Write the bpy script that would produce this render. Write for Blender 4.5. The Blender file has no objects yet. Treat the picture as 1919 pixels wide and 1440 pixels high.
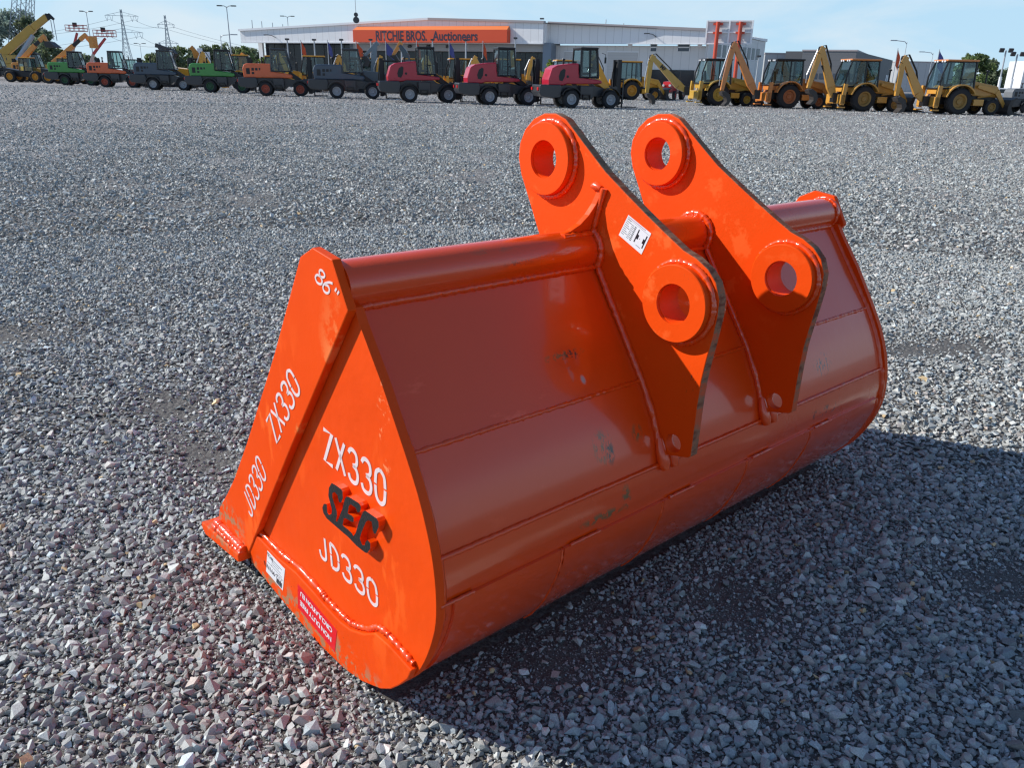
import bpy, bmesh, math, random
import numpy as np
from mathutils import Vector, Matrix, Euler
R = math.radians
rnd = random.Random(7)
scn = bpy.context.scene
COL = scn.collection

# ------------------------------------------------------------------ camera
CAM = Vector((0.0, 0.0, 1.484))
PITCH, ROLL, FPX = 0.36822, 0.0206, 1487.57          # FPX: focal length in pixels of a 1919 px wide picture
fw = Vector((0, math.cos(PITCH), -math.sin(PITCH)))
up0 = Vector((0, math.sin(PITCH), math.cos(PITCH)))
ri0 = Vector((1, 0, 0))
ri = ri0*math.cos(ROLL)+up0*math.sin(ROLL)
upv = -ri0*math.sin(ROLL)+up0*math.cos(ROLL)
cd = bpy.data.cameras.new("camera")
cam = bpy.data.objects.new("camera", cd); COL.objects.link(cam)
m = Matrix((ri, upv, -fw)).transposed().to_4x4(); m.translation = CAM
cam.matrix_world = m
cd.sensor_width = 36.0; cd.lens = FPX*36/1919
cd.clip_start = 0.05; cd.clip_end = 6000
scn.camera = cam

def ray(px, py):
    return fw+ri*((px-959.5)/FPX)-upv*((py-720)/FPX)
def gp(px, py, z=0.0):
    """where the line of sight through a picture point meets the height z"""
    d = ray(px, py); k = (z-CAM.z)/d.z
    return CAM+d*k
def at(px, py, dist):
    """point on a line of sight at a forward distance"""
    d = ray(px, py); return CAM+d*(dist/d.y)

# ------------------------------------------------------------------ light
SUN_TRAVEL = Vector((1.473, -0.251, -1.0)).normalized()
SUN_DIR = -SUN_TRAVEL
sl = bpy.data.lights.new("sun", 'SUN'); sl.energy = 5.0; sl.angle = R(0.5); sl.color = (1.0, 0.955, 0.89)
so = bpy.data.objects.new("sun", sl); COL.objects.link(so)
so.rotation_euler = SUN_DIR.to_track_quat('Z', 'Y').to_euler(); so.location = (-20, 0, 20)
w = bpy.data.worlds.new("World"); scn.world = w; w.use_nodes = True
nt = w.node_tree; nt.nodes.clear()
wo = nt.nodes.new('ShaderNodeOutputWorld'); bg = nt.nodes.new('ShaderNodeBackground')
sky = nt.nodes.new('ShaderNodeTexSky'); sky.sky_type = 'NISHITA'; sky.sun_disc = False
sky.sun_elevation = math.asin(SUN_DIR.z)
sky.sun_rotation = math.atan2(SUN_DIR.x, SUN_DIR.y)
sky.air_density = 1.0; sky.dust_density = 0.0; sky.ozone_density = 3.0; sky.altitude = 0
# thin high cloud: brightens and whitens parts of the sky
tc = nt.nodes.new('ShaderNodeTexCoord'); mp = nt.nodes.new('ShaderNodeMapping')
mp.inputs['Scale'].default_value = (1.6, 1.6, 6.5); mp.inputs['Rotation'].default_value = (R(8), R(-14), 0)
no = nt.nodes.new('ShaderNodeTexNoise'); no.inputs['Scale'].default_value = 1.7; no.inputs['Detail'].default_value = 7
no.inputs['Roughness'].default_value = .58; no.inputs['Distortion'].default_value = .5
cr = nt.nodes.new('ShaderNodeValToRGB'); cr.color_ramp.elements[0].position = .42; cr.color_ramp.elements[1].position = .66
cr.color_ramp.elements[1].color = (.75, .75, .75, 1)
mx = nt.nodes.new('ShaderNodeMix'); mx.data_type = 'RGBA'
mx.inputs['B'].default_value = (5.6, 6.2, 6.6, 1)
L = nt.links
L.new(tc.outputs['Generated'], mp.inputs[0]); L.new(mp.outputs[0], no.inputs['Vector']); L.new(no.outputs['Fac'], cr.inputs[0])
# pale blue air towards the horizon
sx = nt.nodes.new('ShaderNodeSeparateXYZ'); L.new(tc.outputs['Generated'], sx.inputs[0])
hr = nt.nodes.new('ShaderNodeMapRange'); hr.interpolation_type = 'SMOOTHSTEP'
hr.inputs['From Min'].default_value = .05; hr.inputs['From Max'].default_value = .30; hr.inputs['To Min'].default_value = .92; hr.inputs['To Max'].default_value = .0
L.new(sx.outputs[2], hr.inputs['Value'])
hz = nt.nodes.new('ShaderNodeMix'); hz.data_type = 'RGBA'; hz.inputs['B'].default_value = (3.5, 5.3, 6.8, 1)
L.new(hr.outputs[0], hz.inputs['Factor']); L.new(sky.outputs[0], hz.inputs['A'])
cm = nt.nodes.new('ShaderNodeMath'); cm.operation = 'MULTIPLY'; L.new(cr.outputs[0], cm.inputs[0]); L.new(hr.outputs[0], cm.inputs[1])
L.new(cm.outputs[0], mx.inputs['Factor']); L.new(hz.outputs['Result'], mx.inputs['A'])
L.new(mx.outputs['Result'], bg.inputs[0]); bg.inputs[1].default_value = 0.13
L.new(bg.outputs[0], wo.inputs[0])
scn.view_settings.view_transform = 'Standard'; scn.view_settings.look = 'None'
scn.view_settings.gamma = 1; scn.view_settings.use_curve_mapping = False
scn.view_settings.exposure = 0.10
scn.render.engine = 'CYCLES'
cy = scn.cycles
cy.use_denoising = True; cy.denoiser = 'OPENIMAGEDENOISE'; cy.denoising_input_passes = 'RGB_ALBEDO_NORMAL'
cy.denoising_prefilter = 'ACCURATE'
cy.max_bounces = 6; cy.diffuse_bounces = 3; cy.glossy_bounces = 3; cy.transmission_bounces = 4; cy.transparent_max_bounces = 10
cy.caustics_reflective = False; cy.caustics_refractive = False
cy.pixel_filter_type = 'BLACKMAN_HARRIS'; cy.filter_width = 1.3

# ------------------------------------------------------------------ materials
MATS = {}
def mat(name, rgb, rough=.5, metal=0., coat=0., vary=.0, vscale=3., bump=0., bscale=40., spec=.5, emit=None):
    if name in MATS: return MATS[name]
    mt = bpy.data.materials.new(name); mt.use_nodes = True; n = mt.node_tree; p = n.nodes['Principled BSDF']
    p.inputs['Base Color'].default_value = (*rgb, 1); p.inputs['Roughness'].default_value = rough
    p.inputs['Metallic'].default_value = metal; p.inputs['Coat Weight'].default_value = coat
    p.inputs['Coat Roughness'].default_value = .08; p.inputs['Specular IOR Level'].default_value = spec
    t = n.nodes.new('ShaderNodeTexCoord')
    if vary:
        z = n.nodes.new('ShaderNodeTexNoise'); z.inputs['Scale'].default_value = vscale; z.inputs['Detail'].default_value = 5
        n.links.new(t.outputs['Object'], z.inputs['Vector'])
        x = n.nodes.new('ShaderNodeMix'); x.data_type = 'RGBA'
        x.inputs['A'].default_value = (*[c*(1-vary) for c in rgb], 1); x.inputs['B'].default_value = (*[min(1, c*(1+vary)+vary*.01) for c in rgb], 1)
        n.links.new(z.outputs['Fac'], x.inputs['Factor']); n.links.new(x.outputs['Result'], p.inputs['Base Color'])
    if bump:
        z = n.nodes.new('ShaderNodeTexNoise'); z.inputs['Scale'].default_value = bscale; z.inputs['Detail'].default_value = 4
        n.links.new(t.outputs['Object'], z.inputs['Vector'])
        b = n.nodes.new('ShaderNodeBump'); b.inputs['Strength'].default_value = bump; b.inputs['Distance'].default_value = .01
        n.links.new(z.outputs['Fac'], b.inputs['Height']); n.links.new(b.outputs[0], p.inputs['Normal'])
    MATS[name] = mt; return mt
def glass_mat(name='cab_glass', tint=(.55, .68, .66), amount=.62):
    if name in MATS: return MATS[name]
    mt = bpy.data.materials.new(name); mt.use_nodes = True; n = mt.node_tree; n.nodes.clear()
    o = n.nodes.new('ShaderNodeOutputMaterial'); tr = n.nodes.new('ShaderNodeBsdfTransparent'); gl = n.nodes.new('ShaderNodeBsdfGlossy')
    tr.inputs[0].default_value = (*tint, 1); gl.inputs['Roughness'].default_value = .03; gl.inputs[0].default_value = (.9, .95, 1, 1)
    mxx = n.nodes.new('ShaderNodeMixShader'); fr = n.nodes.new('ShaderNodeFresnel'); fr.inputs[0].default_value = 1.6
    n.links.new(fr.outputs[0], mxx.inputs[0]); n.links.new(tr.outputs[0], mxx.inputs[1]); n.links.new(gl.outputs[0], mxx.inputs[2])
    n.links.new(mxx.outputs[0], o.inputs[0]); MATS[name] = mt; return mt

# ------------------------------------------------------------------ objects
def tag(o, label=None, cat=None, group=None, kind=None):
    if label: o['label'] = label
    if cat: o['category'] = cat
    if group: o['group'] = group
    if kind: o['kind'] = kind
    return o
def empty(name, loc=(0, 0, 0), rz=0., label=None, cat=None, group=None):
    o = bpy.data.objects.new(name, None); COL.objects.link(o); o.location = loc; o.rotation_euler = (0, 0, rz)
    o.empty_display_size = .2
    return tag(o, label, cat, group)
def link(name, me, m, parent=None, smooth=None, bevel=0., segs=2):
    o = bpy.data.objects.new(name, me); COL.objects.link(o)
    for mm in (m if isinstance(m, (list, tuple)) else [m]): me.materials.append(mm)
    if smooth is not None:
        for p in me.polygons: p.use_smooth = True
        me.set_sharp_from_angle(angle=R(smooth))
    if bevel:
        b = o.modifiers.new('bevel', 'BEVEL'); b.width = bevel; b.segments = segs; b.limit_method = 'ANGLE'; b.angle_limit = R(35)
        b.harden_normals = False
    if parent: o.parent = parent
    return o
class MB:
    """collects shapes for one mesh"""
    def __init__(s): s.v = []; s.f = []
    def add(s, vs, fs):
        k = len(s.v); s.v += [tuple(v) for v in vs]; s.f += [tuple(i+k for i in f) for f in fs]; return s
    def box(s, c, d, rot=None):
        c = Vector(c); a = [Vector((x*d[0]/2, y*d[1]/2, z*d[2]/2)) for x in (-1, 1) for y in (-1, 1) for z in (-1, 1)]
        if rot is not None:
            q = rot if isinstance(rot, Matrix) else Euler(rot).to_matrix(); a = [q@v for v in a]
        return s.add([c+v for v in a], [(0, 1, 3, 2), (4, 6, 7, 5), (0, 4, 5, 1), (2, 3, 7, 6), (0, 2, 6, 4), (1, 5, 7, 3)])
    def bx(s, x0, x1, y0, y1, z0, z1): return s.box(((x0+x1)/2, (y0+y1)/2, (z0+z1)/2), (x1-x0, y1-y0, z1-z0))
    def bar(s, a, b, wd, h=None, side=(0, 1, 0)):
        a, b = Vector(a), Vector(b); h = h or wd; d = (b-a); ln = d.length; d.normalize()
        sd = Vector(side); sd = (sd-d*sd.dot(d))
        if sd.length < 1e-4: sd = Vector((1, 0, 0)); sd = sd-d*sd.dot(d)
        sd.normalize(); u = d.cross(sd)
        return s.box((a+b)/2, (ln, wd, h), Matrix((d, sd, u)).transposed())
    def taper(s, a, b, wa, ha, wb, hb, side=(0, 1, 0)):
        a, b = Vector(a), Vector(b); d = (b-a).normalized(); sd = Vector(side); sd = (sd-d*sd.dot(d)).normalized(); u = d.cross(sd)
        vs = [a+sd*x*wa/2+u*z*ha/2 for x, z in ((-1, -1), (1, -1), (1, 1), (-1, 1))]+[b+sd*x*wb/2+u*z*hb/2 for x, z in ((-1, -1), (1, -1), (1, 1), (-1, 1))]
        return s.add(vs, [(0, 1, 2, 3), (7, 6, 5, 4), (0, 4, 5, 1), (1, 5, 6, 2), (2, 6, 7, 3), (3, 7, 4, 0)])
    def cyl(s, a, b, r0, r1=None, n=16, caps=True):
        a, b = Vector(a), Vector(b); r1 = r0 if r1 is None else r1; d = (b-a).normalized()
        t = Vector((0, 0, 1)) if abs(d.z) < .9 else Vector((1, 0, 0)); x = d.cross(t).normalized(); y = d.cross(x)
        vs = []
        for p, r in ((a, r0), (b, r1)):
            for i in range(n):
                th = 2*math.pi*i/n; vs.append(p+x*math.cos(th)*r+y*math.sin(th)*r)
        fs = [(i, i+n, (i+1) % n+n, (i+1) % n) for i in range(n)]
        if caps: fs += [tuple(range(n)), tuple(range(2*n-1, n-1, -1))]
        return s.add(vs, fs)
    def tube(s, pts, r, n=8, jit=0., seed=0):
        g = random.Random(seed); pts = [Vector(p) for p in pts]; vs = []; fs = []
        x = None
        for k, p in enumerate(pts):
            d = (pts[min(k+1, len(pts)-1)]-pts[max(k-1, 0)]).normalized()
            if x is None:
                t = Vector((0, 0, 1)) if abs(d.z) < .9 else Vector((1, 0, 0)); x = d.cross(t).normalized()
            else: x = (x-d*x.dot(d)).normalized()
            y = d.cross(x); rr = (r[k] if isinstance(r, (list, tuple)) else r)*(1+g.uniform(-jit, jit))
            for i in range(n):
                th = 2*math.pi*i/n; vs.append(p+x*math.cos(th)*rr+y*math.sin(th)*rr)
        for k in range(len(pts)-1):
            for i in range(n): fs.append((k*n+i, (k+1)*n+i, (k+1)*n+(i+1) % n, k*n+(i+1) % n))
        fs += [tuple(range(n)), tuple(range(len(pts)*n-1, (len(pts)-1)*n-1, -1))]
        return s.add(vs, fs)
    def prism(s, prof, y0, y1, fn=None):
        """side outline (x,z) pulled from y0 to y1"""
        n = len(prof); fn = fn or (lambda a, y, b: (a, y, b))
        vs = [fn(a, y0, b) for a, b in prof]+[fn(a, y1, b) for a, b in prof]
        return s.add(vs, [tuple(range(n)), tuple(range(2*n-1, n-1, -1))]+[(i, i+n, (i+1) % n+n, (i+1) % n) for i in range(n)])
    def lathe(s, c, prof, n=24, axis='y'):
        """prof: list of (radius, offset along the axis), closed loop"""
        c = Vector(c); vs = []; fs = []; k = len(prof)
        for i in range(n):
            th = 2*math.pi*i/n; cs, sn = math.cos(th), math.sin(th)
            for r, o in prof: vs.append(c+(Vector((r*cs, o, r*sn)) if axis == 'y' else Vector((r*cs, r*sn, o))))
        for i in range(n):
            j = (i+1) % n
            for q in range(k): fs.append((i*k+q, i*k+(q+1) % k, j*k+(q+1) % k, j*k+q))
        return s.add(vs, fs)
    def mesh(s, name, fix=True):
        me = bpy.data.meshes.new(name); me.from_pydata(s.v, [], s.f)
        if fix:
            b = bmesh.new(); b.from_mesh(me); bmesh.ops.recalc_face_normals(b, faces=b.faces); b.to_mesh(me); b.free()
        me.update(); return me
    def build(s, name, m, parent=None, smooth=None, bevel=0., segs=2): return link(name, s.mesh(name), m, parent, smooth, bevel, segs)
def circ(c, r, n=32, a0=0., a1=360.):
    full = abs(a1-a0) >= 360; k = n if full else n+1
    return [(c[0]+r*math.cos(R(a0+(a1-a0)*i/n)), c[1]+r*math.sin(R(a0+(a1-a0)*i/n))) for i in range(k)]
def spline(pts, n=6, closed=False):
    out = []; k = len(pts); rng = range(k if closed else k-1)
    g = (lambda i: pts[i % k]) if closed else (lambda i: pts[min(max(i, 0), k-1)])
    for i in rng:
        p0, p1, p2, p3 = g(i-1), g(i), g(i+1), g(i+2)
        for j in range(n):
            t = j/n
            out.append(tuple(.5*(2*p1[q]+(p2[q]-p0[q])*t+(2*p0[q]-5*p1[q]+4*p2[q]-p3[q])*t*t+(3*p1[q]-p0[q]-3*p2[q]+p3[q])*t**3) for q in range(len(p1))))
    if not closed: out.append(tuple(pts[-1]))
    return out
def holed(loops, y0, y1):
    """flat plate with holes: loops of (x,z), first is the outline; gives a bmesh"""
    b = bmesh.new(); es = []
    for lp in loops:
        vs = [b.verts.new((p[0], y0, p[1])) for p in lp]
        for i in range(len(vs)): es.append(b.edges.new((vs[i], vs[(i+1) % len(vs)])))
    r = bmesh.ops.triangle_fill(b, use_beauty=True, use_dissolve=False, edges=es)
    fs = [g for g in r['geom'] if isinstance(g, bmesh.types.BMFace)]
    ex = bmesh.ops.extrude_face_region(b, geom=fs)
    bmesh.ops.translate(b, verts=[g for g in ex['geom'] if isinstance(g, bmesh.types.BMVert)], vec=(0, y1-y0, 0))
    bmesh.ops.recalc_face_normals(b, faces=b.faces)
    return b
def bmobj(name, b, m, parent=None, smooth=None, bevel=0., segs=2):
    me = bpy.data.meshes.new(name); b.to_mesh(me); b.free(); return link(name, me, m, parent, smooth, bevel, segs)
def text_mesh(body, size, offset=0., extrude=0., align='LEFT', shear=0., spacing=1.):
    cu = bpy.data.curves.new('lettering', 'FONT'); cu.body = body; cu.size = size; cu.offset = offset; cu.extrude = extrude
    cu.align_x = align; cu.space_character = spacing; cu.resolution_u = 3; cu.shear = shear
    o = bpy.data.objects.new('lettering', cu); COL.objects.link(o)
    dg = bpy.context.evaluated_depsgraph_get(); dg.update()
    me = bpy.data.meshes.new_from_object(o.evaluated_get(dg)); bpy.data.objects.remove(o); return me
def text(name, body, size, mtx, m, parent=None, **k):
    me = text_mesh(body, size, **k); me.transform(mtx); me.materials.clear(); return link(name, me, m, parent)
# ------------------------------------------------------------------ the excavator bucket
# local frame of the bucket: x from its mouth to its back, y across its width, z up
US = Vector((0.66698973, -0.74506691, 0)); UU = Vector((0.74498754, 0.66691867, -0.01459621)); UT = Vector((0.01087515, 0.00973552, 0.99989347))
W = 2.18
BUCK = empty('excavator_bucket', label='orange excavator bucket lying on the gravel, mouth down, lettered ZX330 and JD330', cat='bucket')
bm_ = Matrix((US, UU, UT)).transposed().to_4x4(); bm_.translation = Vector((-0.93377, 2.25217, 0.060)); BUCK.matrix_world = bm_
BINV = bm_.inverted()
ORG = (.86, .068, .0045)
def orange(name, scr=(), coat=.5, rough=.32, chips=0., bmp=.12, edge=None, spec=.5):
    mt = bpy.data.materials.new(name); mt.use_nodes = True; n = mt.node_tree; N = n.nodes; K = n.links; p = N['Principled BSDF']
    p.inputs['Coat Weight'].default_value = coat; p.inputs['Coat Roughness'].default_value = .10; p.inputs['Specular IOR Level'].default_value = spec
    t = N.new('ShaderNodeTexCoord')
    z = N.new('ShaderNodeTexNoise'); z.inputs['Scale'].default_value = 3.; z.inputs['Detail'].default_value = 6; K.new(t.outputs['Object'], z.inputs['Vector'])
    x = N.new('ShaderNodeMix'); x.data_type = 'RGBA'; x.inputs['A'].default_value = (.80, .062, .0015, 1); x.inputs['B'].default_value = (.90, .082, .002, 1)
    K.new(z.outputs['Fac'], x.inputs['Factor']); col = x.outputs['Result']
    rough_out = None
    def mask_noise(scale, lo, hi, det=8, stretch=(1, 1, 1)):
        mp = N.new('ShaderNodeMapping'); mp.inputs['Scale'].default_value = stretch; K.new(t.outputs['Object'], mp.inputs[0])
        q = N.new('ShaderNodeTexNoise'); q.inputs['Scale'].default_value = scale; q.inputs['Detail'].default_value = det; q.inputs['Roughness'].default_value = .65
        K.new(mp.outputs[0], q.inputs['Vector'])
        r = N.new('ShaderNodeMapRange'); r.inputs['From Min'].default_value = lo; r.inputs['From Max'].default_value = hi; K.new(q.outputs['Fac'], r.inputs['Value']); return r.outputs[0]
    def mul(a, b):
        q = N.new('ShaderNodeMath'); q.operation = 'MULTIPLY'; K.new(a, q.inputs[0]); K.new(b, q.inputs[1]); return q.outputs[0]
    def mixc(a, fac, c):
        q = N.new('ShaderNodeMix'); q.data_type = 'RGBA'; K.new(fac, q.inputs['Factor']); K.new(a, q.inputs['A']); q.inputs['B'].default_value = (*c, 1); return q.outputs['Result']
    msum = None
    for (c, rr, scale, lo, colr, st) in scr:
        mp = N.new('ShaderNodeMapping'); mp.vector_type = 'TEXTURE'; mp.inputs['Location'].default_value = c; mp.inputs['Scale'].default_value = rr
        K.new(t.outputs['Object'], mp.inputs[0])
        ln = N.new('ShaderNodeVectorMath'); ln.operation = 'LENGTH'; K.new(mp.outputs[0], ln.inputs[0])
        r = N.new('ShaderNodeMapRange'); r.inputs['From Min'].default_value = 1.; r.inputs['From Max'].default_value = .45; K.new(ln.outputs['Value'], r.inputs['Value'])
        f = mul(r.outputs[0], mask_noise(scale, lo, lo+.06, stretch=st)); col = mixc(col, f, colr)
    if chips:
        f = mask_noise(22, chips, chips+.02); col = mixc(col, f, (.10, .055, .03))
    K.new(col, p.inputs['Base Color'])
    rz = N.new('ShaderNodeMapRange'); rz.inputs['To Min'].default_value = rough-.1; rz.inputs['To Max'].default_value = rough+.14; K.new(z.outputs['Fac'], rz.inputs['Value']); K.new(rz.outputs[0], p.inputs['Roughness'])
    # brushed on paint: slow waves and a fine peel
    q1 = N.new('ShaderNodeTexNoise'); q1.inputs['Scale'].default_value = 9; q1.inputs['Detail'].default_value = 3; K.new(t.outputs['Object'], q1.inputs['Vector'])
    q2 = N.new('ShaderNodeTexNoise'); q2.inputs['Scale'].default_value = 150; q2.inputs['Detail'].default_value = 2; K.new(t.outputs['Object'], q2.inputs['Vector'])
    b1 = N.new('ShaderNodeBump'); b1.inputs['Strength'].default_value = bmp; b1.inputs['Distance'].default_value = .012; K.new(q1.outputs['Fac'], b1.inputs['Height'])
    b2 = N.new('ShaderNodeBump'); b2.inputs['Strength'].default_value = .22; b2.inputs['Distance'].default_value = .0012; K.new(q2.outputs['Fac'], b2.inputs['Height']); K.new(b1.outputs[0], b2.inputs['Normal'])
    K.new(b2.outputs[0], p.inputs['Normal'])
    return mt
DK = (.05, .042, .03); OL = (.24, .13, .045); PK = (.42, .17, .07)
M_SIDE = orange('orange_side_paint', scr=[((.02, 0, .06), (.2, .12, .12), 30, .50, (.42, .20, .10), (1, 1, 1)), ((.30, 0, .45), (.5, .1, .6), 8, .56, (.98, .13, .015), (1, 1, .4)), ((.80, 0, .70), (.10, .1, .32), 9, .5, (.90, .22, .06), (1, 1, 1)), ((.60, 0, .56), (.04, .1, .05), 12, .47, (.75, .40, .12), (1, 1, 1))], bmp=.20, coat=.0, rough=.5, spec=.14)
M_PLATE = orange('orange_plate_paint', scr=[((.55, 0, -.03), (.75, .12, .085), 26, .50, (.42, .20, .10), (1, 1, 1)), ((.95, 0, .72), (.03, .1, .22), 40, .56, (.95, .30, .12), (1, 1, 1)), ((.80, 0, .36), (.35, .1, .40), 9, .56, (.98, .125, .012), (1, 1, .35)), ((.60, 0, .06), (.30, .1, .06), 80, .64, (.12, .05, .03), (1, 1, 1))], bmp=.40, coat=.0, rough=.45, spec=.20)
M_BACK = orange('orange_back_paint', scr=[((.946, .57, .768), (.03, .085, .012), 60, .50, OL, (1, 1, 1)), ((.946, .60, .765), (.03, .03, .016), 60, .47, DK, (1, 1, 1)),
    ((.9, .95, .80), (.16, .09, .16), 30, .60, (.55, .10, .05), (1, 1, 1)), ((1.0, .3, .68), (.2, .4, .3), 14, .62, (.98, .12, .03), (1, .4, 1)), ((.966, .572, .735), (.05, .010, .05), 18, .42, (.62, .14, .09), (1, 1, 1)), ((.988, .604, .706), (.02, .010, .014), 60, .35, (.35, .35, .33), (1, 1, 1)),
    ((1.072, .60, .545), (.05, .045, .055), 34, .50, OL, (3, 3, .5)), ((1.08, .62, .525), (.03, .02, .04), 50, .48, DK, (3, 3, .5)), ((1.07, .735, .55), (.03, .025, .03), 40, .48, OL, (2, 2, .6)),
    ((1.074, 1.72, .541), (.05, .07, .045), 34, .53, DK, (3, 3, .5))], coat=.65, rough=.32, bmp=.12)
M_LOW = orange('orange_wrapper_paint', scr=[((1.128, .56, .38), (.04, .10, .016), 40, .47, OL, (1, 1, 1)), ((1.128, .655, .405), (.04, .02, .04), 50, .47, OL, (1, 1, 1)), ((1.128, 1.70, .39), (.04, .13, .02), 30, .52, DK, (1, 1, 1))], coat=1., rough=.26, bmp=.14)
M_TUBE = orange('orange_tube_paint', scr=[((.80, .50, .995), (.05, .085, .014), 60, .48, DK, (1, 1, 1)), ((.78, .43, 1.03), (.05, .12, .014), 40, .50, OL, (1, .5, 1)), ((.79, .62, .995), (.04, .014, .012), 60, .45, DK, (1, 1, 1))], coat=.8, rough=.28, bmp=.08)
M_WELD = orange('orange_weld_paint', coat=.9, rough=.22, bmp=.5)
M_EAR = orange('orange_ear_paint', scr=[((.85, .81, 1.0), (.5, .9, .5), 10, .57, (.95, .13, .02), (1, 1, 1)), ((1.0, .81, 1.10), (.4, .9, .2), 120, .66, (.20, .06, .03), (1, 1, 1)), ((1.19, .81, .71), (.05, .02, .05), 110, .60, DK, (1, 1, 1))], bmp=.16, coat=.0, rough=.5, spec=.16)
# flame-cut rim of the ears: paint worn down to rusty steel
def rim():
    mt = bpy.data.materials.new('worn_flame_cut_edge'); mt.use_nodes = True; n = mt.node_tree; N = n.nodes; K = n.links; p = N['Principled BSDF']
    t = N.new('ShaderNodeTexCoord'); mp = N.new('ShaderNodeMapping'); mp.inputs['Scale'].default_value = (1, .35, 1); K.new(t.outputs['Object'], mp.inputs[0])
    z = N.new('ShaderNodeTexNoise'); z.inputs['Scale'].default_value = 16; z.inputs['Detail'].default_value = 9; z.inputs['Roughness'].default_value = .7; K.new(mp.outputs[0], z.inputs['Vector'])
    r = N.new('ShaderNodeValToRGB'); e = r.color_ramp.elements; e[0].position = .30; e[0].color = (.06, .05, .04, 1); e[1].position = .66; e[1].color = (.66, .12, .05, 1)
    a = e.new(.42); a.color = (.20, .13, .085, 1); a = e.new(.50); a.color = (.22, .055, .03, 1); a = e.new(.57); a.color = (.34, .17, .10, 1)
    sx = N.new('ShaderNodeSeparateXYZ'); K.new(t.outputs['Object'], sx.inputs[0])
    zr = N.new('ShaderNodeMapRange'); zr.inputs['From Min'].default_value = .60; zr.inputs['From Max'].default_value = 1.10; zr.inputs['To Min'].default_value = .13; zr.inputs['To Max'].default_value = -.02; K.new(sx.outputs[2], zr.inputs['Value'])
    ad = N.new('ShaderNodeMath'); ad.operation = 'ADD'; K.new(z.outputs['Fac'], ad.inputs[0]); K.new(zr.outputs[0], ad.inputs[1])
    K.new(ad.outputs[0], r.inputs[0]); K.new(r.outputs[0], p.inputs['Base Color']); p.inputs['Roughness'].default_value = .85; p.inputs['Specular IOR Level'].default_value = .2
    b = N.new('ShaderNodeBump'); b.inputs['Strength'].default_value = .5; b.inputs['Distance'].default_value = .004; K.new(z.outputs['Fac'], b.inputs['Height']); K.new(b.outputs[0], p.inputs['Normal'])
    return mt
M_RIM = rim()
M_BLACK = mat('black_letter_paint', (.007, .007, .008), .6, vary=.3, vscale=60, bump=.3, bscale=200)
M_WHITE = mat('white_stencil_paint', (.80, .66, .66), .5, vary=.24, vscale=45)
M_STK = mat('white_label_film', (.80, .81, .84), .35)
M_RED = mat('red_label_film', (.80, .010, .020), .35)
M_INK = mat('black_label_ink', (.012, .01, .015), .4); M_GINK = mat('grey_label_ink', (.16, .17, .18), .5); M_PINK = mat('magenta_label_ink', (.45, .12, .25), .5)

BACK = [(.865, .924), (.948, .81), (1.029, .681), (1.070, .61), (1.098, .548), (1.122, .478), (1.136, .40), (1.136, .312), (1.112, .227), (1.074, .147), (1.025, .082), (.963, .030), (.88, -.012), (.753, -.040)]
BACKC = BACK[:2]+spline(BACK[2:], 4)
def side_plate(y0, y1):
    b = holed([BACKC+[(.606, -.046), (.404, -.028), (.189, -.009), (.12, .0), (.13, .03), (.50, .50), (.76, .93), (.77, .968), (.846, .957)]], y0, y1)
    return b
for ya, yb in ((.023, .046), (W-.046, W-.023)):
    bmobj('side_plate', side_plate(ya, yb), M_PLATE, BUCK, bevel=.0025)
CUT = [(-.047, .030), (-.038, .062), (-.022, .095), (.06, .182), (.129, .262), (.25, .425), (.40, .641), (.482, .761), (.577, .912), (.656, 1.038), (.716, 1.068), (.801, 1.056), (.859, .956), (.690, .726), (.520, .495), (.345, .252), (.179, .019)]
for ya, yb in ((0, .0228), (W-.0228, W)):
    bmobj('side_cutter', holed([CUT], ya, yb), M_SIDE, BUCK, bevel=.003)
# cutting edge plate under the mouth
m_ = MB().prism([(-.125, .004), (.172, .024), (.172, -.006), (-.10, -.034), (-.13, -.012)], -.030, W+.030)
m_.build('cutting_edge', M_SIDE, BUCK, bevel=.004)
for sgn, y in ((-1, 0.), (1, W)):
    pts = [(-.045+.215*i/40, y+sgn*.006, .028-.004*i/40+.003) for i in range(41)]
    MB().tube(pts, .016, 8, .16, 3).build('weld_bead', M_WELD, BUCK, smooth=60)
    MB().tube([(x, yy+sgn*.011, zz-.008) for x, yy, zz in pts], .010, 7, .3, 5).build('weld_bead', M_WELD, BUCK, smooth=60)
# side wear plates
WT = [(.247, .124), (.391, .115), (.497, .123), (.612, .112), (.649, .105), (.737, .099), (.789, .105), (.856, .132), (.912, .168), (.979, .169), (1.056, .154)]
WP = [(.189, -.012), (.187, .030), (.232, .112)]+[(a, b-.010) for a, b in WT[:-1]]+[(1.066, .147), (1.050, .112), (1.012, .068), (.975, .032), (.93, .002), (.841, -.035), (.753, -.054), (.606, -.060), (.404, -.040)]
for y0, y1, yo in ((.004, .0232, .019), (W-.0232, W-.004, W-.019)):
    bmobj('side_wear_plate', holed([WP], y0, y1), M_PLATE, BUCK, bevel=.003)
    fine = spline([(a, b) for a, b in WT], 14)
    wb = MB().tube([(a, yo, b+rnd.uniform(-.0012, .0012)) for a, b in fine], .0085, 7, .28, 11)
    wb.build('weld_bead', M_WELD, BUCK, smooth=60)
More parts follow.
